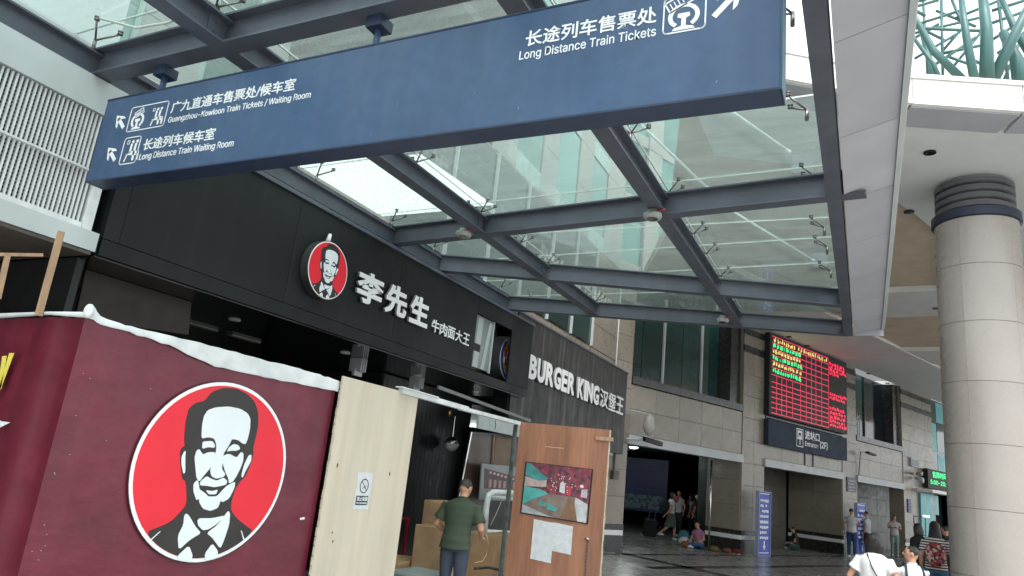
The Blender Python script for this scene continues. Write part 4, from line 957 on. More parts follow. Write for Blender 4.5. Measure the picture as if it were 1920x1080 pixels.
# picture
pc = thing('pinned_picture', 'glossy printed picture of a red tree cafe interior on the brown board', 'picture', rr(.15, 1.2))
pq = [(.15, 1.235), (1.06, 1.205), (1.075, 1.895), (.155, 1.905)]
def PQ(u, v, k):
    a = [pq[0][i] * (1 - u) * (1 - v) + pq[1][i] * u * (1 - v) + pq[2][i] * u * v + pq[3][i] * (1 - u) * v for i in (0, 1)]
    return rr(a[0], a[1], .003 + k * .0012)
MB().poly([PQ(-.02, -.02, 0), PQ(1.02, -.02, 0), PQ(1.02, 1.01, 0), PQ(-.02, 1.01, 0)], rn * .012).build('dark_backing', BLACKD, pc)
def pict(name, col, pts, k, m=None): MB().poly([PQ(u, v, 11 + k) for u, v in pts], rn * .001).build(name, m or mat('print_' + name, col, .35, 0, .25, 9, .03), pc)
pict('print_base', (.16, .04, .06), [(0, 0), (1, 0), (1, 1), (0, 1)], 0, spot_mat('red_foliage_print', [(.20, .03, .05), (.12, .03, .05), (.28, .05, .08), (.07, .03, .04), (.16, .05, .07)], 22, .4))
pict('print_floor', (.20, .15, .13), [(.0, 0), (1, 0), (1, .28), (.78, .44), (.40, .44), (0, .30)], 1)
pict('print_teal_ceiling', (.06, .26, .25), [(0, .99), (.06, .99), (.36, .72), (.22, .66), (0, .74)], 1)
pict('print_window_row', (.45, .35, .34), [(0, .72), (.22, .66), (.34, .70), (.34, .56), (0, .52)], 1)
pict('print_teal_counter', (.08, .36, .35), [(0, .52), (.26, .50), (.38, .44), (.10, .25), (0, .16)], 2)
pict('print_counter_base', (.35, .36, .37), [(0, .16), (.18, .10), (.34, .04), (.5, 0), (0, 0)], 2)
pict('print_walkway', (.22, .12, .07), [(.60, .02), (.88, 0), (.76, .40), (.70, .44)], 2)
pict('print_screen', (.5, .5, .52), [(.86, 0), (.99, 0), (.99, .34), (.80, .44), (.80, .30)], 3)
pict('print_chair', (.07, .35, .32), [(.25, .20), (.36, .18), (.38, .26), (.34, .24), (.27, .32)], 3)
pict('print_chair', (.07, .35, .32), [(.38, .14), (.52, .12), (.55, .20), (.50, .20), (.40, .28)], 3)
pict('print_white_door', (.6, .6, .62), [(.55, .50), (.63, .48), (.63, .66), (.59, .72), (.55, .66)], 2)
pict('print_red_glow', (.55, .04, .07), [(.66, .46), (.72, .45), (.72, .62), (.66, .62)], 2)
pict('print_back_windows', (.45, .38, .45), [(.88, .46), (.97, .45), (.97, .62), (.88, .60)], 2)
gl = MB()
for k in range(34):
    u, v = random.gauss(.55, .16), random.uniform(.5, .85)
    if 0.05 < u < .95:
        r = .010; gl.poly([PQ(u - r, v, 14), PQ(u, v - r, 14), PQ(u + r, v, 14), PQ(u, v + r, 14)], rn * .001)
u, v, r = .88, .66, .028; gl.poly([PQ(u + r * math.cos(t * .7854), v + 1.2 * r * math.sin(t * .7854), 14) for t in range(8)], rn * .001)
gl.build('print_lights', mat('print_glow', (.75, .68, .6), .4), pc)
for k, (s0, s1, z0, z1, lab) in enumerate([(.33, .62, .66, 1.17, 'left crumpled white paper sheet pinned lower on the brown board'), (.60, .88, .80, 1.16, 'right white paper sheet pinned beside the other on the brown board')]):
    b = MB(); nx, ny = 7, 9; zz = .004 + k * -.0005
    for i in range(nx + 1):
        for j in range(ny + 1): b.v.append(rr(s0 + (s1 - s0) * i / nx, z0 + (z1 - z0) * j / ny - .02 * i / nx, zz + random.uniform(.001, .006)))
    for i in range(nx):
        for j in range(ny): b.f.append((i * (ny + 1) + j, (i + 1) * (ny + 1) + j, (i + 1) * (ny + 1) + j + 1, i * (ny + 1) + j + 1))
    o = b.build('paper_sheet', PAPER); tag(o, lab, 'paper')

# ================================================================== BEHIND THE GAP
iw = thing('black_partition', 'black vertically boarded partition wall inside the building gap', 'partition', (-6.7, 10, 0))
MB().bx(-9.3, -6.72, 9.0, 11.9, 0, 3.03).build('wall_core', BLACKD, iw)
me_ = MB().bx(0, .02, 0, .115, 0, 3.0); tm = bpy.data.meshes.new('board'); tm.from_pydata(me_.v, [], me_.f); tm.materials.append(mat('black_board', (.014, .016, .017), .4, rnd=.2))
for i in range(24): inst(tm, 'board', iw, (-6.72, 9.02 + i * .12, .01))
fr_ = MB(); y0, y1, z0, z1 = 9.3, 10.07, .05, .86; r = .02
for a, c in (((y0, z1), (y1, z1)), ((y1, z1), (y1, z0)), ((y1, z0), (y0, z0)), ((y0, z0), (y0, z1))): fr_.bar((-6.6, *a), (-6.6, *c), .035, .035, (1, 0, 0))
o = fr_.build('red_display_stand', REDST, org=(-6.6, 9.7, 0)); tag(o, 'thin red metal frame standing against the black partition', 'stand')
# pendant
pe = thing('pendant_lamp', 'silver globe pendant lamp hanging before the black partition', 'pendant lamp', (-6.5, 10.98, 2.1))
MB().tube([(-6.5, 10.98, 2.22), (-6.5, 10.98, 2.60)], .006, 6).build('rod', CHROME, pe)
MB().ell((-6.5, 10.98, 2.12), .125, .125, .125, 24, 14).build('globe', mat('silver_globe', (.6, .6, .6), .18, 1., .05, 3, 0), pe, True)
MB().loft([((-6.5, 10.98, 2.122), (.128, 0, 0), (0, .128, 0)), ((-6.5, 10.98, 2.07), (.118, 0, 0), (0, .118, 0)), ((-6.5, 10.98, 2.02), (.082, 0, 0), (0, .082, 0)), ((-6.5, 10.98, 1.988), (.03, 0, 0), (0, .03, 0))], 24).build('frosted_bowl', mat('frosted', (.7, .7, .68), .7), pe, True)
o = MB().loft([((-6.58, 10.90 + .0, 2.64), (0, .05, 0), (0, 0, .07)), ((-6.55, 10.90, 2.64), (0, .045, 0), (0, 0, .065))], 18).build('brass_wall_ring', mat('brass', (.5, .32, .12), .35, .9), org=(-6.58, 10.9, 2.64), smooth=True); tag(o, 'small brass ring fitting on the black partition above the globe lamp', 'wall fitting')
# leaning mirror / door frame with brown inside
mf = thing('leaning_frame', 'tall silver framed brown glazed panel leaning inside the gap', 'door frame', (-6.3, 12, 0))
def TB(px, py, x): 
    d = M3 @ vc(px, py); return EYE + d * (x / d.x)
XF = -5.72
def rod(p0, p1, wd, m, name, par, x=XF): return MB().bar(TB(*p0, x), TB(*p1, x), wd, wd, (1, 0, 0)).build(name, m, par)
mf.location = TB(880, 950, XF); ORG[mf.name] = mf.location.copy()
rod((883, 810), (853, 965), .035, CHROME, 'silver_stile', mf); rod((882, 811), (968, 817), .03, STEEL, 'top_rail', mf)
MB().poly([TB(884, 813, XF - .02), TB(975, 818, XF - .02), TB(960, 1060, XF - .02), TB(846, 1060, XF - .02)], (-.02, 0, 0)).build('brown_panel', mat('brown_inner', (.065, .042, .03), .4, 0, .2, 2), mf)
MB().poly([TB(930, 813, XF - .015), TB(972, 816, XF - .015), TB(962, 880, XF - .015), TB(926, 875, XF - .015)], (-.004, 0, 0)).build('tan_panel', mat('tan_inner', (.16, .11, .065), .5), mf)
rod((927, 812), (923, 875), .02, WOOD, 'inner_stile', mf)
# framed photo
XP = -5.55
fp = thing('framed_photo', 'grey framed photograph of a bar counter standing behind the worker', 'picture', TB(930, 900, XP))
MB().poly([TB(904, 869, XP), TB(975, 876, XP), TB(968, 940, XP), TB(899, 937, XP)], (-.02, 0, 0)).build('photo_board', mat('photo_grey', (.20, .22, .23), .4), fp)
MB().poly([TB(909, 878, XP + .004), TB(975, 896, XP + .004), TB(970, 918, XP + .004), TB(908, 916, XP + .004)], (-.003, 0, 0)).build('photo_dark_shelf', mat('photo_dark', (.05, .02, .025), .4), fp)
b = MB()
for i in range(6): b.poly([TB(917 + i * 9, 899 + i, XP + .008), TB(922 + i * 9, 899.5 + i, XP + .008), TB(921 + i * 9, 914 + i * .5, XP + .008), TB(916 + i * 9, 914 + i * .5, XP + .008)], (-.003, 0, 0))
b.build('photo_print', mat('photo_bottles', (.33, .20, .18), .4), fp)
b = MB()
for i in range(7): b.poly([TB(918 + i * 7, 884 + i * 2, XP + .008), TB(922 + i * 7, 884 + i * 2, XP + .008), TB(922 + i * 7, 888 + i * 2, XP + .008), TB(918 + i * 7, 888 + i * 2, XP + .008)], (-.003, 0, 0))
b.build('photo_lights', mat('photo_pink', (.6, .35, .36), .4), fp)
# padded white frame with black box
XW = -5.0
wf = thing('padded_frame', 'white foam wrapped tube frame around a black panel on the cartons', 'wrapped furniture', TB(930, 960, XW))
MB().tube([TB(908, 1000, XW), TB(912, 950, XW), TB(916, 928, XW), TB(925, 923, XW), TB(985, 926, XW)], .045, 12).build('foam_tube', FOAM, wf, True)
MB().tube([TB(921, 932, XW - .1), TB(980, 937, XW - .1)], .03, 10).build('foam_tube', FOAM, wf, True)
MB().tube([TB(908, 997, XW), TB(975, 1001, XW)], .038, 10).build('foam_tube', FOAM, wf, True)
MB().poly([TB(919, 938, XW - .05), TB(975, 941, XW - .05), TB(972, 1000, XW - .05), TB(914, 998, XW - .05)], (-.03, 0, 0)).build('black_panel', BLACKD, wf)
# cartons
def carton(x0, x1, y0, y1, z0, z1, label, rz=0., jag=.02):
    c = Vector(((x0 + x1) / 2, (y0 + y1) / 2, z0)); b = MB().bx(x0, x1, y0, y1, z0, z1)
    for v in b.v:
        p = v - c; p = Matrix.Rotation(rz, 3, 'Z') @ p; v[:] = (c + p + Vector([random.uniform(-jag, jag) for _ in range(3)]))[:]
    o = b.build('cardboard_box', KRAFT, org=c)
    bv = o.modifiers.new('b', 'BEVEL'); bv.width = .012; bv.segments = 2
    f1 = MB(); t = Matrix.Rotation(rz, 3, 'Z'); 
    mid = (y0 + y1) / 2; f1.box(c + t @ Vector((x0 - c.x, mid - c.y - .025, z1 - z0 + .006)), t @ Vector((x1 - x0, 0, 0)), t @ Vector((0, .05, 0)), (0, 0, .002))
    f1.build('tape_strip', mat('tape', (.42, .28, .15), .3), o)
    tag(o, label, 'cardboard box', 'brown cartons stacked in the gap'); return o
carton(-5.35, -4.95, 8.35, 8.85, 0, .95, 'brown paper wrapped carton standing left of the worker', .1)
carton(-5.5, -5.05, 8.75, 9.3, 0, 1.24, 'tallest brown carton directly behind the worker', -.05)
carton(-5.2, -4.75, 9.5, 10.2, 0, .85, 'brown carton under the padded white frame', .05)
carton(-5.75, -5.35, 8.0, 8.7, 0, .50, 'low brown carton on the ground at the lower left of the gap', .15)
tg = MB().bx(-5.2, -4.7, 7.7, 8.3, 0, .42).build('packing_crate', mat('grey_green', (.25, .30, .30), .5), org=(-4.95, 8, 0)); tag(tg, 'grey green packing crate on the ground before the cartons', 'crate')
MB().bx(-5.22, -4.68, 7.68, 8.32, .42, .45).build('lid', mat('grey_green_lid', (.28, .33, .33), .5), tg)
cbm = MB().tube([TB(940, 940, -4.8), TB(932, 960, -4.8), TB(920, 985, -4.8)], .008, 6); o = cbm.build('hanging_cord', mat('cord_tan', (.35, .3, .25), .7), smooth=True); tag(o, 'tan cord hanging from the padded white frame', 'cord')
o = MB().tube([TB(912, 1000, -4.5), TB(916, 1020, -4.5), TB(912, 1040, -4.5), TB(905, 1052, -4.5), TB(890, 1055, -4.5)], .004, 6).build('yellow_cord', mat('cord_yellow', (.5, .42, .22), .5), smooth=True); tag(o, 'thin yellow cord dangling before the cartons', 'cord')
o = MB().tube([TB(890, 1066, -4.6), TB(915, 1064, -4.6), TB(935, 1068, -4.6), TB(945, 1085, -4.6)], .018, 8).build('black_hose', BLACKD, smooth=True); tag(o, 'thick black hose curling below the cartons', 'hose')
# timber sticks at left
for k, (a, c, wd_, lab) in enumerate([((115, 434), (72, 592), .04, 'leaning raw timber stick standing up behind the maroon hoarding corner'), ((-5, 477), (80, 478), .022, 'horizontal raw timber stick under the left soffit'), ((14, 480), (-4, 560), .03, 'short upright raw timber stick at the left frame edge')]):
    p0, p1 = TB(*a, -5.0), TB(*c, -5.0); o = MB().bar(p0 - p1, (0, 0, 0), wd_, wd_ * .6, (1, 0, 0)).build('timber_stick', WOOD); o.location = p1; tag(o, lab, 'timber stick', 'raw timber sticks behind the hoarding')

# ================================================================== SIGNS ON THE STATION
led = thing('departure_board', 'large black LED departure board with red grid and yellow and green rows', 'LED board', F(10.4, .2, 4.55))
b = MB(); fbox(b, 7.28, 13.5, .06, .24, 4.60, 7.50); b.build('housing', LEDK, led)
D_ = .243
def lb(m_, s0, s1, z0, z1): m_.box(F(s0, D_, z0), FU * (s1 - s0), FN * .004, (0, 0, z1 - z0))
gr_ = MB(); GS0, GS1 = 7.42, 11.85; 
cs = [7.42, 7.78, 8.15, 8.50, 8.95, 9.55, 10.0, 10.42, 10.78, 11.25, 11.85]; rz = [7.40, 7.16, 6.94, 6.72, 6.50, 6.28, 6.02, 5.76, 5.58, 5.40, 5.22, 5.04, 4.86, 4.68]
for z in rz: lb(gr_, GS0, GS1, z - .018, z + .018)
for c_ in cs[1:]: lb(gr_, c_ - .018, c_ + .018, rz[-1], rz[0] if c_ > 9.5 else rz[6])
gr_.build('grid_lines', LEDL, led)
def dashes(row_z, s0, s1, m_, mt, h=.11, fill=.8, sk=()):
    s = s0
    while s < s1:
        w_ = random.choice((.10, .16, .22)); 
        n = int(w_ / .05)
        for i in range(n):
            if random.random() < fill: 
                z0 = row_z + random.choice((0, .03)); lb(m_, s + i * .052, s + i * .052 + .040, z0, z0 + random.choice((h * .6, h, h * .75)))
        s += w_ + .06
yel, grn, red = MB(), MB(), MB()
dashes(7.20, 7.55, 11.7, yel, 0, .15, .85)
for i, z in enumerate([7.0, 6.78, 6.56, 6.34, 6.10]): dashes(z, 7.5, 9.5, yel if i in (1, 3) else grn, 0, .16, .96)
for z in (7.15, 7.02, 6.90, 6.76, 5.95, 5.80, 5.60 - .2, 5.22, 5.05, 4.90, 4.75): dashes(z, 11.95, 13.3 - (.5 if z == 6.76 else 0), red, 0, .12, .95)
stuffed(yel.build('yellow_text_row', LEDY, led)); stuffed(grn.build('green_text_row', LEDG, led)); stuffed(red.build('red_text_block', LEDR, led))
en = thing('entrance_sign', 'dark navy sign reading 进站口 Entrance (2F) below the LED board', 'sign', F(10.4, .2, 3.55))
b = MB(); fbox(b, 7.3, 13.5, .06, .22, 3.57, 4.46); b.build('panel', NAVY, en)
eo = F(9.28, .223, 3.70)
text('lettering', '进站口', F(9.95, .223, 4.05), FU, 1.15, .32, WHITE, en, .02, .004); text('lettering', 'Entrance', F(9.95, .223, 3.80), FU, 1.05, .17, WHITE, en, .01, .004)
text('lettering', '(2F)', F(11.15, .223, 3.80), FU, .62, .30, WHITE, en, .015, .004)
def eb(s0, s1, z0, z1): b.box(F(s0, .223, z0), FU * (s1 - s0), FN * .004, (0, 0, z1 - z0))
b = MB()
for q in ((9.3, 9.80, 4.34, 4.37), (9.3, 9.80, 3.72, 3.75), (9.3, 9.33, 3.75, 4.34), (9.77, 9.80, 3.75, 4.34)): eb(*q)
for q in ((9.38, 9.72, 4.22, 4.30), (9.38, 9.45, 3.98, 4.22), (9.65, 9.72, 3.98, 4.22), (9.53, 9.59, 3.80, 4.02)): eb(*q)
b.poly([F(9.44, .223, 4.0), F(9.68, .223, 4.0), F(9.56, .223, 4.16)], FN * .004)
b.build('entrance_emblem', WHITE, en)
pq_ = thing('wall_plaque', 'small grey lettered plaque on the stone pier above the far blue board', 'plaque', F(14.2, .05, 2.4))
b = MB(); fbox(b, 13.85, 14.7, .04, .07, 2.40, 2.97); b.build('plate', mat('plaque_grey', (.09, .10, .13), .5), pq_)
b = MB()
for i in range(4):
    for j in range(6 - (i % 2)): fbox(b, 13.98 + j * .1, 14.05 + j * .1, .071, .074, 2.86 - i * .12 - .06, 2.86 - i * .12)
b.build('text_row', mat('plaque_text', (.35, .37, .4), .5), pq_)
pq_ = thing('wall_plaque', 'narrow blue plaque on the right stone pier by the green LED sign', 'plaque', F(20.3, .05, 1.9))
b = MB(); fbox(b, 20.15, 20.52, .04, .07, 1.85, 2.45); b.build('plate', mat('plaque_blue', (.03, .05, .16), .5), pq_)
b = MB()
for i in range(4): fbox(b, 20.24, 20.43, .071, .074, 2.34 - i * .13 - .06, 2.34 - i * .13)
b.build('text_row', mat('plaque_text2', (.25, .28, .4), .5), pq_)
gl_ = thing('green_led_sign', 'small black LED sign with two lines of glowing green characters over the ticket hall door', 'LED sign', F(23.6, .3, 3.05))
b = MB(); fbox(b, 22.1, 25.8, .10, .3, 3.08, 3.98); b.build('housing', LEDK, gl_)
text('green_characters', '售票时间', F(22.7, .303, 3.60), FU, 1.9, .30, LEDG, gl_, .015, .004); text('green_characters', '5:00-23:30', F(22.4, .303, 3.29), FU, 2.7, .20, LEDG, gl_, .015, .004)
b = MB(); fbox(b, 21.4, 26, .02, .7, 2.86, 3.0); b = b.build('door_awning', RINGW); tag(b, 'white slab awning over the teal ticket hall door', 'awning')
vn = MB(); fbox(vn, 20.6, 21.6, .04, .12, 3.95, 4.35); vn = vn.build('air_vent', LGREY); tag(vn, 'small framed vent plate on the right pier left of the green sign', 'vent')
for i in range(5):
    v = MB(); fbox(v, 20.68, 21.52, .12, .14, 4.0 + i * .065, 4.03 + i * .065); v.build('slat', STEEL, vn)
sp = thing('loudspeaker', 'pale horn loudspeaker pair on the stone pier beside the green LED sign', 'loudspeaker', F(21.0, .2, 3.3))
MB().loft([(F(21.0, .1, 3.45), FU * .05, (0, 0, .05)), (F(21.0, .45, 3.35), FU * .16, (0, 0, .14))], 12).build('horn', LGREY, sp, True)
MB().loft([(F(21.2, .1, 3.65), FU * .05, (0, 0, .05)), (F(20.9, .45, 3.66), FU * .13, (0, 0, .10))], 12).build('horn', LGREY, sp, True)

def aboard(name, px, py_b, d, label):
    pass
def pillar_board(s, wd_, z1, label, d0=.45, yaw=0):
    t = thing('information_board', label, 'information board', F(s, d0, 0), 'tall blue information boards')
    b = MB(); fbox(b, s, s + wd_, d0, d0 + .10, .02, z1); b.build('board', ABLUE, t)
    b = MB(); fbox(b, s - .02, s, d0 - .01, d0 + .12, 0, z1 + .02); fbox(b, s + wd_, s + wd_ + .02, d0 - .01, d0 + .12, 0, z1 + .02); fbox(b, s, s + wd_, d0 - .01, d0 + .12, z1, z1 + .02); fbox(b, s, s + wd_, d0 - .01, d0 + .12, 0, .02)
    b.build('frame', mat('pale_blue_frame', (.30, .36, .55), .4), t)
    b = MB(); z = z1 - .32
    for i in range(8):
        for j in range(5):
            if random.random() < .9: fbox(b, s + .09 + j * (wd_ - .18) / 5, s + .09 + (j + .72) * (wd_ - .18) / 5, d0 + .1, d0 + .104, z - i * .165 + random.choice((0, .02)), z - i * .165 + .09)
    fbox(b, s + .06, s + wd_ - .06, d0 + .1, d0 + .104, z1 - .07, z1 - .045); fbox(b, s + .06, s + wd_ - .06, d0 + .1, d0 + .104, .09, .115)
    m_ = s + wd_ / 2; fbox(b, m_ - .03, m_ + .03, d0 + .1, d0 + .104, .30, .46); b.poly([F(m_ - .09, d0 + .1, .32), F(m_ + .09, d0 + .1, .32), F(m_, d0 + .1, .18)], FN * .004)
    b.build('lettering', WHITE, t)
pillar_board(6.15, .72, 1.98, 'tall blue information board with a white down arrow before the second stone pier')
pillar_board(13.55, .80, 1.98, 'tall blue information board behind the man in the white shirt')
for q in (10.35, 11.0):
    b = MB().tube([F(q, .03, 3.12), F(q, .03, 3.58)], .02, 6).build('cable_pipe', STEEL); tag(b, ['left short cable pipe under the entrance sign', 'right short cable pipe under the entrance sign'][q > 10.5], 'pipe')
# cctv by the corner
cc = thing('dome_camera', 'pale dome security camera on an arm at the corner beyond the restaurant sign', 'security camera', F(.4, .3, 3.4))
MB().tube([F(-.5, .4, 3.70), F(.35, .45, 3.70)], .02, 8).build('arm', LGREY, cc)
MB().loft([(F(.35, .45, 3.70), FU * .04, FN * .04), (F(.35, .45, 3.6), FU * .14, FN * .14), (F(.35, .45, 3.35), FU * .17, FN * .17), (F(.35, .45, 3.2), FU * .13, FN * .13), (F(.35, .45, 3.12), FU * .05, FN * .05)], 16).build('dome', mat('dome_pale', (.36, .36, .33), .35), cc, True)
c2_ = thing('bullet_camera', 'small black bullet camera under the dome camera at the wall corner', 'security camera', F(.4, .3, 2.9))
MB().tube([F(-.3, .2, 2.95), F(.1, .45, 2.98)], .03, 8).build('arm', LGREY, c2_)
MB().bar(F(.1, .5, 3.0), F(.75, .6, 2.92), .12, .11).build('camera_body', BLACKD, c2_)
MB().bar(F(-.1, .5, 3.08), F(.7, .6, 3.0), .14, .015).build('sun_shield', LGREY, c2_)
cj = thing('wall_conduit', 'grey cable conduit with a junction box on the stone pier under the restaurant sign', 'conduit', F(-.55, .05, 1.9))
MB().tube([F(-.55, .06, 2.05), F(-.55, .06, 2.75)], .022, 8).build('pipe', mat('conduit', (.13, .13, .11), .6), cj)
b = MB(); fbox(b, -.65, -.42, .04, .14, 1.85, 2.08); b.build('junction_box', mat('jbox', (.13, .12, .10), .6), cj)
lp = thing('wall_lamp', 'small arm mounted floodlight on the wall above the far pier plaque', 'lamp', F(14.95, .1, 3.2))
MB().tube([F(14.95, .06, 3.1), F(14.95, .15, 4.05), F(15.2, .35, 4.08)], .02, 8).build('arm', STEEL, lp)
MB().bar(F(15.0, .4, 4.05), F(15.6, .45, 4.0), .16, .08).build('lamp_head', BLACKD, lp)

# ================================================================== PEOPLE
def bake(mb, name, m, parent, vox, smooth=4, sub=0):
    """union closed lofts into one continuous surface"""
    me = bpy.data.meshes.new(name); me.from_pydata(mb.v, [], mb.f)
    b = bmesh.new(); b.from_mesh(me); bmesh.ops.recalc_face_normals(b, faces=b.faces); b.to_mesh(me); b.free()
    o = bpy.data.objects.new(name, me); link(o)
    r = o.modifiers.new('r', 'REMESH'); r.mode = 'VOXEL'; r.voxel_size = vox; r.use_smooth_shade = True
    s = o.modifiers.new('s', 'SMOOTH'); s.factor = .5; s.iterations = smooth
    dg = bpy.context.evaluated_depsgraph_get(); me2 = bpy.data.meshes.new_from_object(o.evaluated_get(dg))
    bpy.data.objects.remove(o); me2.materials.clear(); me2.materials.append(m); me2.name = name
    for p in me2.polygons: p.use_smooth = True
    o2 = bpy.data.objects.new(name, me2); link(o2)
    o2.parent = parent; return o2
def V(*a): return Vector(a)
def person(label, loc, rz, H=1.68, shirt=None, pants=None, hair=HAIR, shoes=None, arms=None, legs=None, lower='trousers', sleeve=.55, hairlen='short',
           head_yaw=0, head_pitch=0, lean=0, vox=.02, seated=None, build_=1.0, female=False, skin=SKIN, shirt_len=.90, loose=1.0, near=False):
    k = H / 1.7; root = thing('person', label, 'person', loc); root.rotation_euler = (0, 0, rz)
    sw = (.165 if female else .19) * build_; hw = (.165 if female else .155) * build_
    Rl = Matrix.Rotation(-lean, 3, 'X'); hz = .92
    def up(p): return Rl @ (Vector(p) - V(0, 0, hz)) + V(0, 0, hz)
    off = V(0, 0, 0)
    if seated: off = V(0, 0, seated - hz)
    A = arms or {}; Lg = legs or {}
    def g(d, key, dft): return Vector(d.get(key, dft))
    S = lambda v: (Vector(v) + off) * k
    body = MB()
    def limb(mb, pts, rs, n=12): mb.tube([S(p) for p in pts], [r * k for r in rs], n)
    neck0, neck1 = up((0, 0, 1.40)), up((0, .02, 1.50)); hc = up((0, .035, 1.595))
    # torso
    def torso(mb, grow, z0=.86, z1=1.44):
        prof = [(.86, hw * .98, .115), (.93, hw, .12), (1.02, hw * .90, .105), (1.12, hw * .90, .105), (1.22, sw * .86, .115), (1.32, sw * .98, .115), (1.38, sw * .92, .10), (1.425, sw * .55, .07), (1.45, .06, .06)]
        rg = []
        for z, a, d in prof:
            if z < z0 - .001: continue
            rg.append((S(up((0, 0, z))), Rl @ V((a + grow) * k, 0, 0), Rl @ V(0, (d + grow) * k, 0)))
        mb.loft(rg, 20)
    torso(body, 0)
    limb(body, [neck0, neck1, hc], [.058, .052, .05])
    # head
    Rh = Matrix.Rotation(head_yaw, 3, 'Z') @ Matrix.Rotation(-lean - head_pitch, 3, 'X')
    hcS = S(hc); body.ell(hcS, .074 * k, .092 * k, .105 * k, 18, 12, Rh)
    body.ell(hcS + Rh @ V(0, .03, -.05) * k, .055 * k, .062 * k, .062 * k, 14, 8, Rh)
    body.tube([hcS + Rh @ V(0, .088, .02) * k, hcS + Rh @ V(0, .112, -.022) * k], [.010 * k, .017 * k], 8)       # nose
    body.ell(hcS + Rh @ V(0, .083, -.055) * k, .024 * k, .012 * k, .010 * k, 10, 6, Rh)                          # lips
    for sx in (-1, 1):
        body.ell(hcS + Rh @ V(sx * .078, -.005, -.005) * k, .012 * k, .020 * k, .032 * k, 10, 6, Rh)
    hands = []
    for sx, key in ((-1, 'l'), (1, 'r')):
        sh = up((sx * (sw - .015), 0, 1.375)); el = g(A, key + 'e', (sx * (sw + .06), -.03, 1.10)); ha = g(A, key + 'h', (sx * (sw + .07), .06, .86))
        limb(body, [sh, (sh + el) / 2, el, el.lerp(ha, .45), ha], [.055, .050, .042, .038, .026])
        d = (ha - el).normalized(); side = V(0, 1, 0) if abs(d.y) < .8 else V(1, 0, 0); nn = d.cross(side).normalized(); ws = d.cross(nn).normalized()
        limb(body, [ha, ha + d * .05, ha + d * .085], [.026, .034, .030])
        for q in range(4):
            o_ = ws * ((q - 1.5) * .018); ln_ = (.065, .075, .07, .055)[q]; c = ha + d * .08 + o_
            limb(body, [c, c + d * ln_ * .5 + nn * .006, c + d * ln_ * .8 + nn * .022], [.0105, .0095, .008], 8)
        c = ha + d * .03 + ws * -.028; limb(body, [c, c + (d - ws * .7).normalized() * .05], [.012, .010], 8)
        hands.append(ha)
    # legs
    feet = []
    for sx, key in ((-1, 'l'), (1, 'r')):
        hp_ = V(sx * .09, 0, .90); kn = g(Lg, key + 'k', (sx * .095, .02, .49)); an = g(Lg, key + 'a', (sx * .10, 0, .09))
        limb(body, [hp_, (hp_ + kn) / 2, kn, kn.lerp(an, .35), an], [.088 * build_, .078, .056, .055, .036])
        fdir = g(Lg, key + 'f', (sx * .03, 1, 0)).normalized(); limb(body, [an + V(0, 0, -.03) - fdir * .05, an + V(0, 0, -.045) + fdir * .06, an + V(0, 0, -.055) + fdir * .15], [.04, .038, .028])
        feet.append((an, fdir))
    bake(body, 'body', skin, root, vox * .8 if near else vox, 3)
    # shirt
    if shirt:
        s_ = MB(); gl2 = .018 * loose; torso(s_, gl2, z0=.86)
        if shirt_len < .86: 
            s_.loft([(S(up((0, 0, shirt_len))), V((hw + gl2 + .012) * k, 0, 0), V(0, (.12 + gl2) * k, 0)), (S(up((0, 0, .92))), V((hw + gl2) * k, 0, 0), V(0, (.12 + gl2) * k, 0))], 20)
        for sx, key in ((-1, 'l'), (1, 'r')):
            sh = up((sx * (sw - .02), 0, 1.375)); el = g(A, key + 'e', (sx * (sw + .06), -.03, 1.10)); ha = g(A, key + 'h', (sx * (sw + .07), .06, .86))
            if sleeve <= 1: e = sh.lerp(el, sleeve); s_.tube([S(p) for p in (sh, sh.lerp(e, .5), e)], [.070 * k, .068 * k, .066 * k * loose], 14)
            else: e = el.lerp(ha, sleeve - 1); s_.tube([S(p) for p in (sh, el, e)], [.07 * k, .056 * k, .046 * k], 14)
        bake(s_, 'shirt', shirt, root, vox, 4)
        cz = up((0, .005, 1.445)); MB().loft([(S(cz), Rl @ V(.068 * k, 0, 0), Rl @ V(0, .066 * k, 0)), (S(up((0, .01, 1.475))), Rl @ V(.060 * k, 0, 0), Rl @ V(0, .058 * k, 0))], 16).build('collar', shirt, root, True, local=True)
    if pants:
        p_ = MB(); wz = .99
        p_.loft([(S(up((0, 0, .99))), V((hw + .012) * k, 0, 0), V(0, .125 * k, 0)), (S((0, 0, .92)), V((hw + .014) * k, 0, 0), V(0, .132 * k, 0)), (S((0, 0, .82)), V((hw + .010) * k, 0, 0), V(0, .125 * k, 0))], 20)
        if lower == 'skirt':
            p_.loft([(S((0, 0, .92)), V((hw + .02) * k, 0, 0), V(0, .14 * k, 0)), (S((0, 0, .70)), V(.21 * k, 0, 0), V(0, .18 * k, 0)), (S((0, -.02, .46)), V(.24 * k, 0, 0), V(0, .22 * k, 0))], 20)
        else:
            for sx, key in ((-1, 'l'), (1, 'r')):
                hp_ = V(sx * .09, 0, .88); kn = g(Lg, key + 'k', (sx * .095, .02, .49)); an = g(Lg, key + 'a', (sx * .10, 0, .09))
                if lower == 'shorts': e = hp_.lerp(kn, .45); p_.tube([S(q) for q in (hp_, e)], [.10 * k, .10 * k], 14)
                else: p_.tube([S(q) for q in (hp_, hp_.lerp(kn, .5), kn, kn.lerp(an, .5), an + V(0, 0, .0))], [.10 * k, .092 * k, .072 * k, .068 * k, .058 * k], 14)
        bake(p_, {'skirt': 'skirt', 'shorts': 'shorts'}.get(lower, 'trousers'), pants, root, vox, 4)
    # hair
    h_ = MB(); c = hcS
    q_ = .95 if hairlen == 'short' else 1.0; h_.ell(c + Rh @ V(0, -.014, .018) * k, .086 * q_ * k, .100 * q_ * k, .096 * q_ * k, 18, 12, Rh)
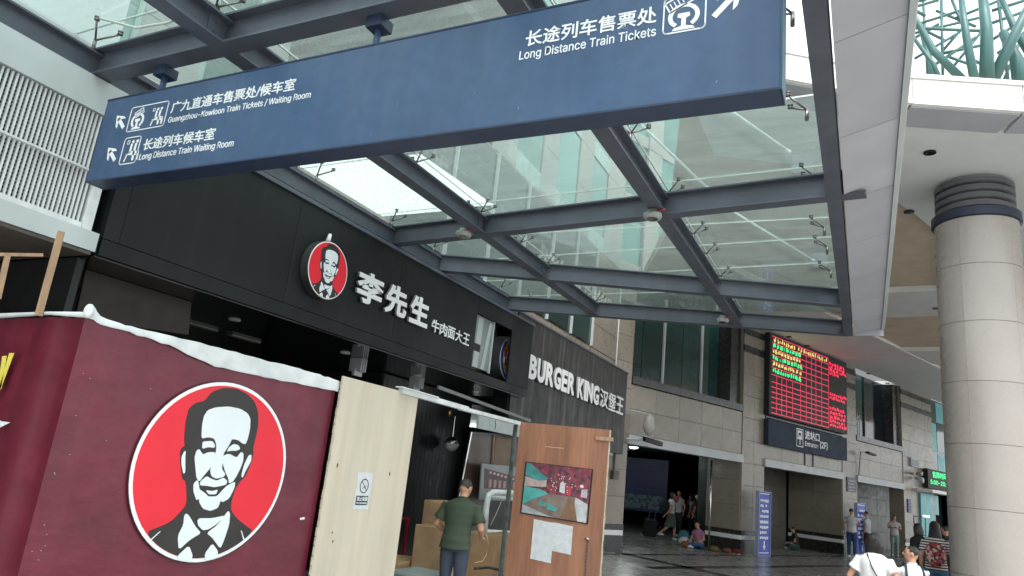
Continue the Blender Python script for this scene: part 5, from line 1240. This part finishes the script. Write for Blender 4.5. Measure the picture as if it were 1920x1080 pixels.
    if hairlen == 'long': h_.loft([(c + V(0, -.02, .05) * k, V(.08 * k, 0, 0), V(0, .08 * k, 0)), (c + V(0, -.045, -.08) * k, V(.095 * k, 0, 0), V(0, .06 * k, 0)), (c + V(0, -.085, -.22) * k, V(.12 * k, 0, 0), V(0, .05 * k, 0)), (c + V(0, -.11, -.36) * k, V(.10 * k, 0, 0), V(0, .035 * k, 0))], 16)
    if hairlen == 'bob': h_.loft([(c + V(0, -.022, .04) * k, V(.090 * k, 0, 0), V(0, .090 * k, 0)), (c + V(0, -.03, -.05) * k, V(.120 * k, 0, 0), V(0, .082 * k, 0)), (c + V(0, -.035, -.135) * k, V(.118 * k, 0, 0), V(0, .06 * k, 0)), (c + V(0, -.04, -.15) * k, V(.10 * k, 0, 0), V(0, .05 * k, 0))], 16)
    ho = bake(h_, 'hair', hair, root, vox * .7, 2)
    # cut the face free: remove hair in front and below
    b = bmesh.new(); b.from_mesh(ho.data); Ri = Rh.transposed(); dele = []
    for v in b.verts:
        q = Ri @ (v.co - c) / k
        if q.y > .035 and q.z < .058 + (q.y - .035) * .1: dele.append(v)
        elif hairlen == 'short' and q.z < -.035 - q.y * .3 and q.y > -.2: dele.append(v)
        elif hairlen == 'short' and q.y > -.0 and q.z < .02: dele.append(v)
    bmesh.ops.delete(b, geom=dele, context='VERTS'); b.to_mesh(ho.data); b.free()
    # eyes and brows
    e_ = MB()
    for sx in (-1, 1):
        e_.ell(c + Rh @ V(sx * .030, .086, .012) * k, .012 * k, .006 * k, .005 * k, 10, 6, Rh); e_.ell(c + Rh @ V(sx * .030, .087, .034) * k, .017 * k, .006 * k, .004 * k, 10, 6, Rh)
    e_.build('eyes_and_brows', HAIR, root, True, local=True)
    # shoes
    sm = shoes or LOGOW; s_ = MB()
    for an, fd_ in feet:
        s_.tube([S(an + V(0, 0, -.035) - fd_ * .06), S(an + V(0, 0, -.04) + fd_ * .06), S(an + V(0, 0, -.055) + fd_ * .165)], [.046 * k, .046 * k, .032 * k], 12)
    bake(s_, 'shoes', sm, root, vox, 2)
    root['_k'] = 1; del root['_k']
    return root, S, up, Rh, hcS, k

GREEN = wave_mat('green_striped_polo', (.036, .052, .033), (.043, .059, .038), 3.2, .85, 'Z', .55, .62, 1.2)
# worker in green polo, seen from behind
pz = person('man seen from behind in green striped polo and grey trousers among the cartons', (-4.40, 7.80, 0), R_(8), 1.62, GREEN, cloth('slate_trousers', (.055, .065, .095)), HAIRG, BLACKD,
       arms=dict(le=(-.30, .02, 1.10), lh=(-.20, .24, .98), re=(.31, .03, 1.10), rh=(.24, .26, 1.0)), vox=.012, near=True, sleeve=.75, shirt_len=.84, build_=1.12, loose=1.3, head_yaw=-.35, head_pitch=.15, lean=.16)
# woman in white tee near, from behind
W1, S1, up1, Rh1, hc1, k1 = person('woman from behind in white tee with thin black crossbody strap in the foreground', (.075, 9.80, 0), R_(-12), 1.50, cloth('white_lace_tee', (.74, .74, .75)), cloth('dark_trousers', (.03, .03, .04)), HAIR, None,
       arms=dict(le=(-.30, -.05, 1.12), lh=(-.31, .05, .90), re=(.30, -.10, 1.13), rh=(.13, -.20, 1.10)), vox=.012, near=True, sleeve=.62, hairlen='bob', build_=1.10, female=True, loose=1.25, shirt_len=.80)
st_ = MB().tube([S1((-.085, .0, 1.455)), S1((-.06, -.095, 1.42)), S1((.0, -.150, 1.28)), S1((.09, -.15, 1.12)), S1((.185, -.10, .98))], .007, 6); st_.build('bag_strap', BLACKD, W1, True, local=True)
# boy in profile
B1, S2, up2, Rh2, hc2, k2 = person('teenage boy looking left in pale vest with black backpack straps beside the woman', (.475, 10.05, 0), R_(15), 1.40, cloth('pale_blue_vest', (.62, .70, .74)), cloth('boy_shorts', (.05, .06, .08)), HAIR, None,
       vox=.012, near=True, sleeve=.18, head_yaw=R_(80), build_=.86, loose=1.1, shirt_len=.80)
for sx in (-1, 1):
    MB().tube([S2((sx * .10, .10, 1.30)), S2((sx * .105, .03, 1.455)), S2((sx * .105, -.07, 1.43)), S2((sx * .12, -.14, 1.28)), S2((sx * .13, -.15, 1.1))], .013, 8).build('backpack_strap', BLACKD, B1, True, local=True)
# floral backpack woman
FLO = spot_mat('floral_print', [(.30, .03, .04), (.10, .015, .03), (.45, .35, .30), (.22, .03, .05), (.03, .02, .03), (.38, .10, .08)], 26)
W2, S3, up3, Rh3, hc3, k3 = person('woman with long black hair, striped sleeves, floral backpack and denim shorts by the column', (1.087, 15.25, 0), R_(-5), 1.69, wave_mat('striped_tee', (.6, .58, .55), (.02, .02, .02), 7, .8, 'Z', .45, .55, .2), cloth('denim_shorts', (.05, .12, .20)), HAIR, None,
       arms=dict(re=(.27, -.04, 1.08), rh=(.32, .04, .84)), vox=.016, near=True, sleeve=.75, hairlen='long', female=True, lower='shorts')
bp = MB().ell(S3((0, -.20, 1.14)), .165, .09, .22, 16, 10); o = bake(bp, 'floral_backpack', FLO, None, .02, 3); o.location = W2.location; o.rotation_euler = W2.rotation_euler; tag(o, 'red floral backpack worn by the long-haired woman beside the column', 'backpack')
t_ = MB().loft([(V(0, 0, -.38), V(.13, 0, 0), V(0, .05, 0)), (V(0, 0, -.30), V(.15, 0, 0), V(0, .06, 0)), (V(0, 0, -.12), V(.12, 0, 0), V(0, .03, 0))], 14)
t_.tube([V(-.07, 0, -.13), V(-.05, 0, -.02), V(.05, 0, -.02), V(.07, 0, -.13)], .008, 6)
o = t_.build('white_tote_bag', cloth('cream_bag', (.5, .46, .40)), smooth=True); o.location = (1.087 + .30, 15.27, .80); tag(o, 'cream tote bag hanging from the hand of the floral backpack woman', 'bag')
# dark clothed person behind her
person('person in black with a pale cap half hidden behind the floral backpack woman', (.99, 18.0, 0), R_(40), 1.60, cloth('black_top', (.012, .012, .014)), cloth('black_trousers', (.015, .015, .02)), HAIR, None, vox=.02, sleeve=1.8, female=True, hairlen='bob')
person('person in dark clothes standing far right against the column', (1.62, 19.5, 0), R_(60), 1.60, cloth('black_top2', (.014, .013, .013)), cloth('black_trousers2', (.015, .015, .02)), HAIR, None, vox=.024, sleeve=1.5)
# far people
far_p = [
 dict(label='man in white shirt and blue jeans with his back turned before the far blue board', loc=(-.50, 30.6, 0), rz=R_(-15), H=1.76, shirt=cloth('white_shirt_a', (.50, .49, .50)), pants=cloth('jeans_a', (.03, .06, .14)), arms=dict(re=(.30, .02, 1.14), rh=(.16, .24, 1.15)), loose=1.2),
 dict(label='man in pale blue shirt facing left beside the far blue board holding a red bag', loc=(.02, 32.2, 0), rz=R_(75), H=1.72, shirt=cloth('pale_shirt_b', (.42, .46, .52)), pants=cloth('dark_trousers_b', (.03, .03, .04)), lower='trousers'),
 dict(label='person in pale grey clothes standing and reading a phone by the third opening', loc=(1.06, 35.8, 0), rz=R_(190), H=1.68, shirt=cloth('pale_tee_c', (.42, .40, .41)), pants=cloth('pale_teal_trousers', (.18, .26, .24)), arms=dict(le=(-.25, .08, 1.14), lh=(-.06, .25, 1.20), re=(.25, .08, 1.14), rh=(.06, .25, 1.20)), head_pitch=.3, loose=1.3),
 dict(label='woman in white blouse and grey skirt striding and pulling a black suitcase', loc=(-6.30, 26.6, 0), rz=R_(-68), H=1.66, shirt=cloth('white_blouse_d', (.55, .55, .55)), pants=cloth('grey_skirt', (.09, .10, .085)), lower='skirt', female=True, hairlen='bob', legs=dict(lk=(-.09, .16, .50), la=(-.09, .14, .09), rk=(.09, -.10, .46), ra=(.09, -.40, .22)), arms=dict(rh=(.22, -.25, .85)), hairlen_=0),
 dict(label='man in white vest with pink towel on his shoulder behind the striding woman', loc=(-6.55, 29.0, 0), rz=R_(150), H=1.74, shirt=cloth('white_vest_e', (.42, .42, .40)), pants=cloth('dark_trousers_e', (.03, .03, .035)), sleeve=.3),
 dict(label='person in white cap and dark red backpack inside the left opening', loc=(-5.75, 28.6, 0), rz=R_(60), H=1.66, shirt=cloth('maroon_top_f', (.10, .02, .03)), pants=cloth('dark_trousers_f', (.02, .02, .03)), female=True),
 dict(label='woman in white top and dark pack strap left of the white cap person', loc=(-6.15, 29.4, 0), rz=R_(80), H=1.62, shirt=cloth('white_top_g', (.36, .38, .40)), pants=cloth('dark_trousers_g', (.02, .025, .03)), female=True, hairlen='bob'),
 dict(label='person in dark grey deep inside the left opening, farthest left', loc=(-8.3, 33.5, 0), rz=R_(30), H=1.68, shirt=cloth('dark_grey_h', (.08, .08, .09)), pants=cloth('dark_i', (.03, .03, .03))),
 dict(label='person in pale blue deep inside the left opening behind the vest man', loc=(-7.2, 34.5, 0), rz=R_(200), H=1.70, shirt=cloth('pale_blue_i', (.25, .30, .36)), pants=cloth('dark_j', (.03, .03, .04))),
]
for d in far_p:
    d.pop('hairlen_', None); person(vox=.03, shoes=LOGOW if 'skirt' in d['label'] else None, **d)
# accessories of far people
o = MB().box((0, 0, 0), (.42, 0, 0), (0, .24, 0), (0, 0, .58)); o = o.build('suitcase', BLACKD); o.location = (-7.05, 25.9, .05); o.rotation_euler = (.35, 0, .6); tag(o, 'small black wheeled suitcase trailing behind the striding woman', 'suitcase')
MB().tube([V(.1, .12, .58), V(.1, .12, .95), V(.32, .12, .95), V(.32, .12, .58)], .012, 6).build('handle', STEEL, o, local=True)
MB().lathe((.06, .12, -.04), [(.03, 0), (.03, .04)], 8).build('wheel', BLACKD, o, local=True); MB().lathe((.36, .12, -.04), [(.03, 0), (.03, .04)], 8).build('wheel', BLACKD, o, local=True)
o = MB().ell((0, 0, 0), .19, .13, .27, 14, 9).build('backpack', cloth('dark_pack', (.02, .025, .03)), smooth=True); o.location = (-6.52, 26.45, 1.15); tag(o, 'dark backpack worn by the striding woman in white', 'backpack')
o = MB().ell((0, 0, 0), .18, .13, .26, 14, 9).build('backpack', cloth('maroon_pack', (.11, .02, .03)), smooth=True); o.location = (-5.62, 28.45, 1.18); tag(o, 'maroon backpack of the white cap person', 'backpack')
CAPP = [q for q in bpy.data.objects if q.get('label', '').startswith('person in white cap')][0]
MB().lathe((0, .03, 1.53), [(.10, 0), (.112, .03), (.095, .09), (.04, .12)], 14).build('cap', LOGOW, CAPP, True, local=True)
o = MB().ell((0, 0, 0), .20, .10, .14, 12, 8).build('red_bag', cloth('red_bag', (.25, .02, .05)), smooth=True); o.location = (.10, 32.0, .62); tag(o, 'dark red bag held low beside the far blue board', 'bag')
o = MB().ell((0, 0, 0), .11, .08, .14, 12, 8).build('pink_towel', cloth('pink_towel', (.40, .10, .12)), smooth=True); o.location = (-6.66, 28.9, 1.40); tag(o, 'pink towel over the shoulder of the man in white vest', 'towel')
# seated people
sit = dict(lk=(-.20, .38, .98), la=(-.14, .55, .98 - .02), rk=(.20, .38, .98), ra=(.14, .50, .96), lf=(-1, .4, 0), rf=(1, .4, 0))
def seat_person(label, loc, rz, shirt, pants, H=1.6, **kw):
    lg = dict(lk=(-.24, .30, .98), la=(-.05, .42, .90), rk=(.24, .30, .98), ra=(.05, .38, .90), lf=(1, .3, 0), rf=(-1, .3, 0))
    return person(label, loc, rz, H, shirt, pants, legs=lg, arms=dict(le=(-.27, .08, 1.12), lh=(-.14, .28, 1.02), re=(.27, .08, 1.12), rh=(.14, .28, 1.02)), seated=.12, vox=.025, lean=.15, **kw)
seat_person('person in pink shirt sitting cross-legged on the floor by the second pier', (-4.85, 24.5, 0), R_(150), cloth('pink_shirt', (.38, .17, .26)), cloth('blue_trousers', (.04, .10, .20)))
seat_person('person in dark clothes crouched on the floor at the second opening', (-2.45, 31.0, 0), R_(100), cloth('dark_top_h', (.03, .035, .035)), cloth('dark_teal', (.02, .06, .06)))
def lump(name, loc, r, m, label, cat, grp=None):
    b = MB().ell((0, 0, r[2] * .9), *r, 14, 9)
    for v in b.v: v += Vector([random.uniform(-.12, .12) * r[i] for i in range(3)])
    o = b.build(name, m, smooth=True); o.location = loc; return tag(o, label, cat, grp)
lump('orange_bag', (-5.25, 24.3, 0), (.15, .13, .10), cloth('orange_bag', (.22, .09, .04)), 'small orange plastic bag beside the pink shirted person', 'bag')
lump('white_bundle', (-5.35, 24.6, 0), (.20, .15, .16), cloth('white_bundle', (.5, .48, .55)), 'white and lilac bundle left of the pink shirted person', 'bundle')
lump('teal_bag', (-5.45, 24.9, 0), (.20, .16, .26), cloth('teal_bag', (.04, .16, .18)), 'teal bag standing behind the white bundle', 'bag')
lump('brown_bag', (-4.35, 24.25, 0), (.17, .13, .09), cloth('brown_bag', (.12, .09, .03)), 'olive brown bag at the feet of the pink shirted person', 'bag')
lump('red_bag', (-3.98, 24.5, 0), (.15, .12, .08), cloth('rust_bag', (.16, .06, .035)), 'rust red bag on the floor at the pier base', 'bag')
lump('dark_red_bag', (-3.72, 24.9, 0), (.19, .13, .07), cloth('dark_red_bag', (.14, .03, .03)), 'dark red bag nearest the pier corner', 'bag')
b = MB()
for k_ in range(9): c = V(random.uniform(-.35, .35), random.uniform(-.1, .1), 0); b.add([c, c + V(.12, .03, .02), c + V(.08, .1, .05), c + V(-.02, .06, .01)], [(0, 1, 2, 3)])
o = b.build('litter', cloth('litter', (.30, .28, .18)), kind='stuff'); o.location = (-3.45, 24.0, .01); o['label'] = 'scattered paper litter on the floor before the second pier'; o['category'] = 'litter'
lump('white_sack', (-1.55, 33.2, 0), (.42, .32, .36), cloth('white_sack', (.42, .42, .40)), 'large white sack on the floor left of the jeans man', 'sack')
lump('black_sack', (-1.25, 33.6, .5), (.26, .22, .22), cloth('black_sack', (.03, .03, .035)), 'black and white bag on top of the luggage behind the white sack', 'bag')
for i, (x, lab) in enumerate([(-1.12, 'dark grey upright suitcase right of the white sack'), (-.82, 'dark suitcase with pale edge beside the jeans man')]):
    o = MB().box((-.17, -.12, .04), (.34, 0, 0), (0, .24, 0), (0, 0, .62)).build('suitcase', cloth('case%d' % i, (.03, .035, .04), .5)); o.location = (x, 32.9, 0); tag(o, lab, 'suitcase', 'suitcases before the third pier')
    MB().tube([V(-.1, .08, .66), V(-.1, .08, .85), V(.1, .08, .85), V(.1, .08, .66)], .012, 6).build('handle', LGREY, o, local=True)
lump('white_bag', (-2.75, 31.0, 0), (.16, .12, .14), cloth('white_bag', (.40, .42, .42)), 'small white bag left of the crouched dark person', 'bag')
# turnstile like rack by ticket hall
rk = thing('metal_rack', 'slim dark metal stand with a bright lamp behind the floral backpack woman', 'stand', (1.62, 30, 0))
for dx in (0, .35): MB().bx(1.5 + dx, 1.53 + dx, 30, 30.03, 0, 1.75).build('leg', STEEL, rk)
for z in (.3, .7, 1.1, 1.72): MB().bx(1.53, 1.85, 30.005, 30.025, z, z + .03).build('rail', STEEL, rk)
MB().bx(1.8, 2.0, 29.95, 30.0, 1.74, 1.80).build('lamp_head', LAMP, rk)
